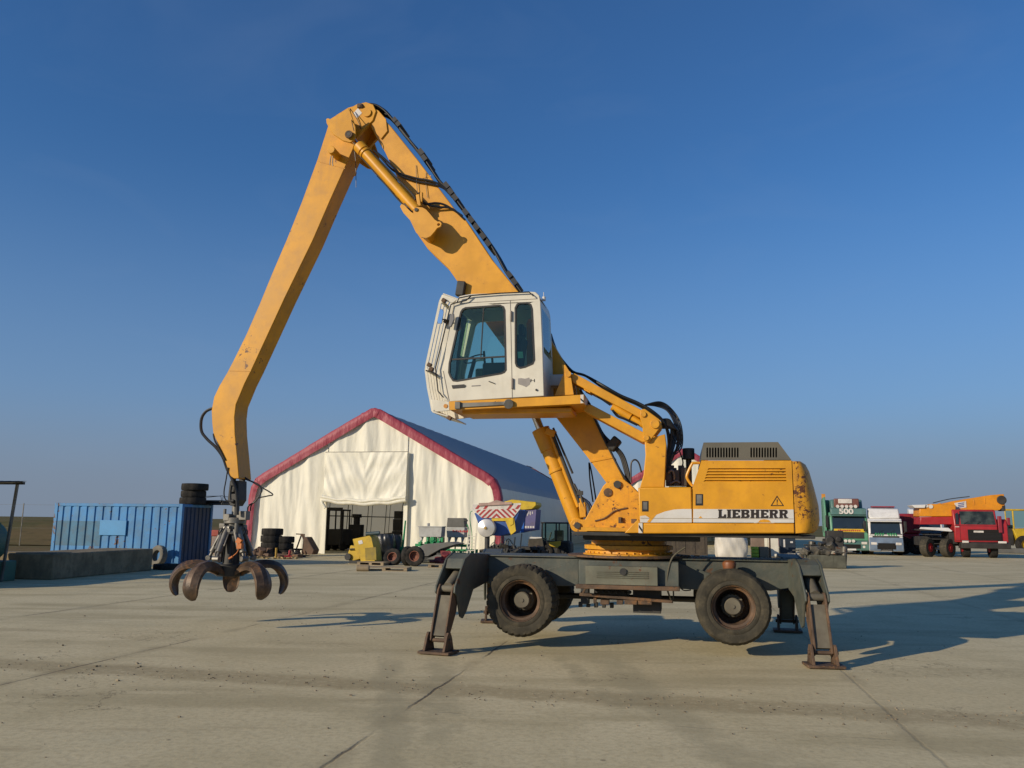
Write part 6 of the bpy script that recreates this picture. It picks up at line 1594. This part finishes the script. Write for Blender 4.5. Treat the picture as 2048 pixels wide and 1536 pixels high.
# ------------------------------------------------------------------ parked vehicles on the right
def veh(px, py, yaw): g = G(px, py); return Frame((g.x, g.y, 0), yaw)
def truck(px, py, yaw, W_, H_, col, name, label, lower=None, seed=1, roof='box', sun_visor=True, box_len=6):
    """front faces local -y"""
    f_ = veh(px, py, yaw); t = thing(name, label, 'truck', f_.o, yaw)
    mc = col; hw = W_/2; zb = .55; zc = 1.35
    wz0, wz1 = H_*.43, H_*.69; rt = H_*.76
    q = MB()
    prof = [(0,zb+.5),(0,wz0),(.22,wz1+.05),(.35,rt),(2.0,rt),(2.1,rt-.1),(2.1,zb),(.1,zb)]
    q.prism([(y, z) for y, z in prof], -hw, hw, axes='yz'); q.build('cab', mc, t, bevel=.1, seg=3)
    # windscreen
    q = MB(); q.add([(-hw+.14,-.008,wz0+.06),(hw-.14,-.008,wz0+.06),(hw-.16,.195,wz1),(-hw+.16,.195,wz1)], [(0,1,2,3)]); 
    gg_ = q.build('windscreen', paint('dark_windscreen', (0.02,0.03,0.04), .08, var=.05), t, smooth=0)
    q = MB(); q.add([(-hw-.006,.5,wz0+.1),(-hw-.006,1.25,wz0+.1),(-hw-.006,1.2,wz1-.05),(-hw-.006,.6,wz1-.05)], [(0,1,2,3)]); q.add([(hw+.006,.5,wz0+.1),(hw+.006,1.25,wz0+.1),(hw+.006,1.2,wz1-.05),(hw+.006,.6,wz1-.05)], [(0,1,2,3)]); q.build('side_window', paint('dark_windscreen', (0.02,0.03,0.04), .08), t, smooth=0, split=True)
    q = MB(); 
    if roof == 'box':
        q.prism([(.5,rt),(.9,H_),(2.0,H_),(2.05,rt)], -hw*.86, hw*.86, axes='yz')
    else:
        q.prism([(.3,rt),(.45,rt+.25),(.9,H_-.1),(2.0,H_),(2.05,rt)], -hw*.92, hw*.92, axes='yz')
    q.build('roof_fairing', lower or mc, t, bevel=.1)
    if sun_visor:
        q = MB(); q.prism([(-.12,wz1+.0),(-.14,wz1+.06),(.24,wz1+.16),(.24,wz1+.08)], -hw*.96, hw*.96, axes='yz'); q.build('sun_visor', lower or mc, t, bevel=.01)
    q = MB(); q.box(-hw*.78, hw*.78, -.03, .02, wz0-.55, wz0-.12)
    for k in range(3): q.box(-hw*.72, hw*.72, -.05, -.03, wz0-.5+.13*k, wz0-.44+.13*k)
    q.build('grille', M_dim, t, bevel=.01)
    q = MB(); q.prism([(-.16,.28),(-.2,.42),(-.18,.85),(.0,.98),(.4,.98),(.4,.28)], -hw, hw, axes='yz'); bp_ = q.build('bumper', lower or mc, t, bevel=.05)
    q = MB(); q.box(-hw*.55,hw*.55,-.21,-.15,.42,.72); q.build('air_intake', M_void, bp_)
    q = MB()
    for x in (-hw+.12, hw-.5): q.box(x,x+.38,-.22,-.15,.72,.9)
    q.build('headlight', M_cw, t, bevel=.03, split=True)
    q = MB()
    for x in (-hw-.3, hw+.1): q.box(x,x+.2,.1,.22,wz0+.2,wz1+.05)
    q.build('wing_mirror', M_blackp, t, bevel=.03, split=True)
    q = MB(); q.box(-hw*.3,hw*.3,-.225,-.2,.3,.42); q.build('number_plate', M_whitep, t)
    q = MB(); q.box(-.45,.45,1.5,6.5,.7,1.0); q.box(-hw*.9,hw*.9,2.4,3.6,.5,1.1); q.build('chassis', M_dark, t, bevel=.02)
    for x in (-hw+.02, hw-.34):
        for y in (1.25, 4.6, 5.8): wheel_part(t, (x, 0, .5), .5, .32, M_gmet) if False else None
    for x in (-hw+.0, hw-.32):
        for y in (1.2, 4.8, 6.1):
            o = tyre_mb(.5, .32, lug=0, n=30, ax='x').build('wheel', M_tyred, t, smooth=45); o.location = (x, y, .5)
            q = MB(); q.cyl((.04,0,0),(.28,0,0),.27); q.build('rim', M_gmet, o)
    q = MB()
    for x in (-hw*.5, hw*.15): q.beam((x,-.04,wz0+.04),(x+hw*.4,.05,wz0+.3),.02,.02)
    q.box(-hw+.06,hw-.06,-.022,.0,wz0+.0,wz0+.05); q.build('wiper', M_blackp, t)
    q = MB()
    for sx in (-1, 1):
        q.box(sx*hw-.008,sx*hw+.008,.32,.345,zb+.2,wz1); q.box(sx*hw-.008,sx*hw+.008,1.38,1.4,zb+.2,wz1); q.box(sx*hw-.02,sx*hw+.02,1.15,1.33,wz0-.12,wz0-.06)
    for z in (wz0-.1, .98): q.box(-hw+.02,hw-.02,-.012,.0,z-.012,z+.012)
    q.build('panel_seam', M_dim, t, smooth=0, split=True)
    q = MB()
    for sx in (-1, 1): q.cyl((sx*(hw+.02),.15,wz1+.02),(sx*(hw+.22),.12,wz1-.1),.02,n=8); q.cyl((sx*(hw+.02),.15,wz0+.05),(sx*(hw+.22),.12,wz0+.25),.02,n=8)
    q.build('mirror_arm', M_blackp, t, split=True)
    q = MB()
    for sx in (-1, 1): q.cyl((sx*hw*.72,-.2,.55),(sx*hw*.72,-.17,.55),.09,n=12)
    q.build('fog_lamp', M_cw, t, split=True)
    q = MB(); q.box(-hw*1.0,-hw*.45,2.5,3.7,.5,1.1); q.box(hw*.45,hw*1.0,2.5,3.7,.5,1.1); q.build('fuel_tank', M_gmet, t, bevel=.08, split=True)
    return t, f_, hw, wz0, wz1, rt
M_tg = paint('truck_green', (0.09,0.27,0.165), .4, var=.06, dirt=.15)
M_tg2 = paint('truck_green_dark', (0.08,0.17,0.15), .4, var=.06, dirt=.15)
M_wt = paint('truck_white', (0.66,0.65,0.62), .35, var=.03, dirt=.15); M_bg = paint('bumper_shade_blue', (0.13,0.18,0.25), .45, dirt=.2)
M_tr = paint('truck_red', (0.36,0.02,0.022), .35, var=.06, dirt=.15); M_dr = paint('dark_red_paint', (0.25,0.015,0.03), .5, var=.08, dirt=.2)
M_or = paint('crane_orange', (0.66,0.25,0.008), .4, var=.05, dirt=.2)
t, f_, hw, wz0, wz1, rt = truck(1701, 1109, R(-15), 2.5, 3.9, M_tg, 'green_truck', 'tall green truck tractor with roof lamps and yellow front strip', M_tg2)
q = MB(); q.box(-hw*.82,hw*.82,-.035,-.0,wz0-.1,wz0+.12)
yb_ = q.build('yellow_strip', M_yc, t); q = MB()
for k in range(11): q.box(-hw*.6+.14*k,-hw*.6+.14*k+.09,-.043,-.036,wz0-.05,wz0+.06)
q.build('red_lettering', paint('sign_red', (0.4,0.03,0.03), .5), yb_, smooth=0)
text_mesh('500', .52, 'roof_number', M_cw, t, Matrix.Translation((-.15,-.10,wz1+.33)) @ Matrix.Rotation(R(80),4,'X'), .01, .02, 1.25)
q = MB(); q.prism([(-.1,wz1+.1),(-.04,wz1+.55),(.5,wz1+.6),(.5,wz1+.1)], -hw*.95, hw*.95, axes='yz'); q.build('number_board', M_tg2, t, bevel=.04)
q = MB(); q.box(-hw*.72,hw*.62,.1,.5,rt+.35,H_:=3.95); q.build('roof_light_bar', paint('brown_red', (0.16,0.06,0.045), .5), t, bevel=.06)
q = MB(); q.box(-hw*.5,hw*.25,.06,.12,3.6,3.92); q.build('light_box', M_cw, t, bevel=.03)
q = MB()
for k in range(5): q.cyl((-hw*.55+.3*k,-.0,rt+.42),(-hw*.55+.3*k,.12,rt+.42),.12,n=14)
for k in range(4): q.cyl((-hw*.45+.26*k,-.26,.95),(-hw*.45+.26*k,-.12,.95),.11,n=14)
q.build('round_lamp', M_cw, t, split=True)
q = MB(); q.prism([(1.0,rt),(1.4,4.1),(3.2,4.0),(3.2,1.5),(1.0,1.5)], -hw*1.2, -hw*1.1, axes='yz'); q.box(-hw*1.2,hw,2.3,3.0,1.2,3.9); q.build('side_deflector', M_tg, t, bevel=.04)
q = MB(); q.box(-hw*1.22,-hw*1.02,2.2,2.4,4.0,4.35); q.build('beacon', paint('amber', (0.6,0.25,0.03)), t)
t, f_, hw, wz0, wz1, rt = truck(1774, 1111, R(-20), 2.2, 3.35, M_wt, 'white_truck', 'white truck tractor with high roof fairing and blue-grey bumper', M_wt, roof='fair')
q = MB(); q.box(-hw*.7,hw*.7,1.1,1.9,3.35,3.43); q.build('roof_edge', M_dr, t)
q = MB(); q.prism([(-.17,.3),(-.21,.42),(-.19,.95),(-.04,1.25),(-.035,.3)], -hw*.99, hw*.99, axes='yz'); q.build('bumper_shade', M_bg, t, bevel=.03)  # shade over the white lower front, put into this panel's colour
q = MB(); q.box(-hw*.5,hw*.5,-.235,-.2,.5,.85); q.box(-hw*.35,hw*.35,-.235,-.2,.32,.42); q.build('lower_grille', M_void, t, bevel=.02, split=True)
q = MB()
for k in range(4): q.beam((-hw*.65+.16*k,-.03,wz0-.08),(-hw*.55+.16*k,-.03,wz0+.1),.02,.07,up=(1,0,0)); q.beam((hw*.1+.16*k,-.03,wz0+.1),(hw*.2+.16*k,-.03,wz0-.08),.02,.07,up=(1,0,0))
q.build('green_mark', M_green, t)
# red farm tank behind
f_ = veh(1822, 1109, R(-8)); t = thing('red_tanker', 'dark red tank machine squeezed between white truck and crane', 'farm machine', f_.o, R(-8))
q = MB(); q.box(-.95,.8,0,3,1.5,2.95); q.box(-.6,.75,.05,3,.95,1.5); q.build('tank_body', M_dr, t, bevel=.12)
q = MB(); q.box(-.3,.1,-.03,0,2.5,2.8); q.beam((-.5,-.02,1.4),(.6,-.02,.9),.06,.08); q.build('frame_strap', M_cr, t, split=True)
wheel_part(t, (.45,-.1,.65), .65,.4,M_dim); wheel_part(t, (-.5,-.1,.65), .65,.4,M_dim)
q = MB(); q.cyl((-.9,.2,2.9),(-.9,.2,3.35),.16); q.build('exhaust', M_dim, t)
t, f_, hw, wz0, wz1, rt = truck(1856, 1107, R(-20), 2.3, 3.45, M_wt, 'white_truck', 'second white truck mostly hidden behind the orange crane', M_wt, roof='fair')
# mobile crane with red cab
cy_ = R(-14); g = G(1962, 1116); f_ = Frame((g.x, g.y, 0), cy_)
t = thing('mobile_crane', 'red mobile crane truck with orange telescopic boom lying over its cab', 'crane', f_.o, cy_)
L = lambda x, y, v=0: f_.pl(x, y, v)
x0, x1 = L(1909,1060)[0], L(2017,1060)[0]
zr = L(1960,1019)[1]; zw0, zw1 = L(1960,1050)[1], L(1960,1022)[1]; zbm = L(1960,1085)[1]
xc = L(1995,1050)[0]
q = MB(); q.prism([(0,zbm),(0,zw0),(.25,zr-.05),(.4,zr),(2.1,zr),(2.1,zbm)], x0, xc, axes='yz'); q.build('cab', M_tr, t, bevel=.06)
q = MB(); q.prism([(.1,zbm),(.1,zw0+.05),(.3,zw0+.4),(2.1,zw0+.4),(2.1,zbm)], xc, x1, axes='yz'); q.build('side_bonnet', M_tr, t, bevel=.06)
q = MB(); q.add([(x0+.42,-.01,zw0+.03),(xc-.1,-.01,zw0+.03),(xc-.14,.225,zr-.12),(x0+.42,.225,zr-.12)], [(0,1,2,3)]); q.build('windscreen', paint('crane_windscreen', (0.05,0.06,0.05), .1, var=.3), t, smooth=0)
q = MB(); q.prism([(x0+.1,zw0+.02),(x0+.28,zw0+.02),(x0+.28,zr-.2),(x0+.1,zr-.3)], -.03, .02); q.build('corner_window', paint('dark_windscreen', (0.02,0.03,0.04), .08), t)
q = MB(); q.box(x0+.8,x1-.45,-.04,.02,zbm+.15,zw0-.3); q.build('grille', M_void, t, bevel=.02)
q = MB(); q.box(x0+1.15,x0+1.75,-.055,-.04,zw0-.5,zw0-.38); q.build('badge', M_cw, t)
q = MB(); q.prism([(-.25,.62),(-.28,.95),(.0,1.05),(.6,1.05),(.6,.62)], x0+.3, x1, axes='yz'); q.build('bumper', M_dim, t, bevel=.04)
q = MB(); q.box(x0+.35,x0+.75,-.3,-.24,.98,1.12); q.box(x1-.75,x1-.25,-.3,-.24,.98,1.12); q.build('headlight', M_cw, t, bevel=.02, split=True)
xl = L(1841,1050)[0]
q = MB(); q.box(xl,x1-.3,.8,2.6,.75,1.35); q.box(xl,x0-.2,.1,2.6,1.75,1.85); q.box(x0-.3,x0+.2,.2,2.4,.9,1.7)
for k in range(4): q.box(x0-1.75,x0-.75,.3+.0,1.2,.55+.3*k,.62+.3*k)
q.build('carrier_frame', M_dim, t, bevel=.02)
q = MB(); q.prism([(xl-.05,1.86),(xl+.05,1.98),(x0-.35,1.96),(x0-.1,1.75),(x0-.2,1.7)], .05, .3); q.build('wing', M_wt, t, bevel=.02)
for px in (1862, 1902):
    xw = L(px,1090)[0]; o = tyre_mb(.62, .5, lug=.015, n=40, ax='y').build('wheel', M_tyre, t, smooth=45); o.location = (xw, .0, .62); o.rotation_euler = (0,0,R(48))
    q = MB(); q.cyl((0,.03,0),(0,.1,0),.3); q.cyl((0,-.03,0),(0,.1,0),.14); q.build('rim', M_tr, o)
for x in (x0+.55, x0+2.2):
    o = tyre_mb(.55, .42, lug=.01, n=30, ax='x').build('wheel', M_tyred, t, smooth=45); o.location = (x, .7, .55)
    q = MB(); q.cyl((-.01,0,0),(.3,0,0),.2); q.build('rim', M_tr, o)
q = MB(); q.prism([L(*p, .5) for p in [(1840,1049),(1841,1034),(1905,1033),(1910,1049)]], .5, 2.5); q.build('engine_deck', M_tr, t, bevel=.04)
q = MB(); bz = [L(*p, .45) for p in [(1839,1016),(1839,1033),(1880,1033),(1906,1033),(1912,1024),(1912,1010),(1878,1008),(1860,1008)]]
q.prism(bz, .45, 2.4); q.build('crane_housing', M_or, t, bevel=.05)
q = MB(); q.prism([L(*p, .9) for p in [(1864,1012),(1908,1002),(1982,990),(2008,988),(2010,1010),(2000,1020),(1985,1022),(1908,1022),(1870,1034)]], .9, 1.9); q.build('telescopic_boom', M_or, t, bevel=.03)
q = MB(); q.prism([L(*p, .8) for p in [(1868,1010),(1880,1006),(1912,1036),(1904,1046)]], .7, .88); q.build('boom_ram', M_or, t, bevel=.03)
q = MB(); q.cyl((L(2004,1000,.8)[0],.8,L(2004,1000,.8)[1]), (L(2004,1000,.8)[0],2.0,L(2004,1000,.8)[1]), .3); q.cbox((L(2008,1016,.8)[0],1.3,L(2008,1016,.8)[1]), (.25,.8,.4)); q.build('boom_head', M_dim, t, bevel=.04)
q = MB(); q.prism([L(*p, .88) for p in [(1909,1006),(1932,1002),(1933,1015),(1911,1018)]], .87, .899); sg_ = q.build('sign_board', M_cw, t, bevel=.004)
q = MB()
for y in (1006.5, 1010, 1013.3): q.prism([L(*p, .865) for p in [(1916,y),(1928,y-1.6),(1928,y+.2),(1916,y+1.8)]], .862, .8695)
q.build('sign_line', paint('sign_blue', (0.05,0.08,0.25), .5), sg_, smooth=0)
q = MB(); q.prism([L(*p, .3) for p in [(1824,1010),(1852,1009),(1850,1016),(1830,1016)]], .3, 1.9); q.build('white_fairing', M_wt, t, bevel=.03)
q = MB(); q.cyl((L(1861,1013,.5)[0],.4,L(1861,1013,.5)[1]), (L(1861,1013,.5)[0],.6,L(1861,1013,.5)[1]), .14); q.cyl((L(1853,1012,.5)[0],.4,L(1853,1012,.5)[1]), (L(1853,1012,.5)[0],.6,L(1853,1012,.5)[1]), .1); q.build('work_lamp', M_cw, t, split=True)
q = MB(); q.box(L(1996,1050)[0]+.0,L(2004,1050)[0],-.06,.1,zw0-.5,zw0+.6); q.box(x1,x1+.22,.2,.3,zw0+.0,zw0+.5); q.build('wing_mirror', M_dr, t, bevel=.04, split=True)
q = MB()
for x in (x0+.6, x0+1.4): q.beam((x,-.03,zw0+.06),(x+.5,.1,zw0+.32),.02,.025)
for z in (zw0-.06, zbm+.12): q.box(x0+.02,xc,-.012,.0,z-.012,z+.012)
q.box(x0+.33,x0+.345,-.012,.0,zbm+.1,zw0)
for k in range(5): q.box(x0+.85,x1-.5,-.052,-.042,zbm+.2+.09*k,zbm+.23+.09*k)
q.build('cab_trim', M_blackp, t, smooth=0)
q = MB(); q.box(x0+.05,x0+.3,-.02,0,zw0-.16,zw0-.11); q.box(xc-.9,xc-.3,-.035,-.02,.7,.8); q.build('marking', M_cw, t, smooth=0)
q = MB()
for k in range(3):
    a_ = L(1925+22*k,1003-3*k,.9); q.box(a_[0],a_[0]+.05,.88,1.92,a_[1]-.35,a_[1]+.02)
q.build('boom_collar', M_or, t, bevel=.01, split=True)
q = MB(); q.tube([(L(1866,1010,.8)[0],.8,L(1866,1006,.8)[1]),(L(1900,1000,.8)[0],.85,L(1900,998,.8)[1]),(L(1940,994,.8)[0],.9,L(1940,993,.8)[1])],.03,6); q.build('hoist_rope', M_dim, t)
# yellow wheel loader at the right edge
f_ = veh(2040, 1108, R(-8)); t = thing('wheel_loader', 'yellow wheel loader cut off by the right edge of the photo', 'loader', f_.o+f_.y*2, R(-8))
L = lambda x, y: Frame(f_.o+f_.y*2, R(-8)).pl(x, y)
a_ = L(2009,1018)[0]; z1 = L(2030,1018)[1]; z0 = L(2030,1050)[1]
q = MB(); q.box(a_,a_+2.2,0,1.6,z1-.12,z1)
for x in (a_+.55, a_+2.1): q.box(x,x+.12,0,.12,z0-.4,z1-.12)
q.box(a_,a_+.08,0,.1,z0,z1-.12); q.build('cab_frame', M_y2, t, bevel=.03)
q = MB(); q.box(a_+.08,a_+.55,.04,.05,z0-.2,z1-.12); q.box(a_+.67,a_+2.1,.04,.05,z0-.2,z1-.12); q.build('pane', M_glass, t, split=True)
q = MB(); q.prism([(a_+.5,z0-.3),(a_+3,z0-.2),(a_+3,.7),(a_+.9,.7)], 0, 1.7); q.build('body', M_y2, t, bevel=.05); q = MB(); q.box(a_,a_+.6,.2,1.5,.6,z0); q.build('dark_frame', M_dim, t, bevel=.04)
wheel_part(t, (a_+1.25,-.45,.7), .7,.5,M_y2); wheel_part(t, (a_+3.6,-.45,.7), .7,.5,M_y2)
q = MB(); q.box(a_-1.4,a_+.9,-.8,-.1,.02,.4); q.build('grey_beam', M_gp, t, bevel=.02)
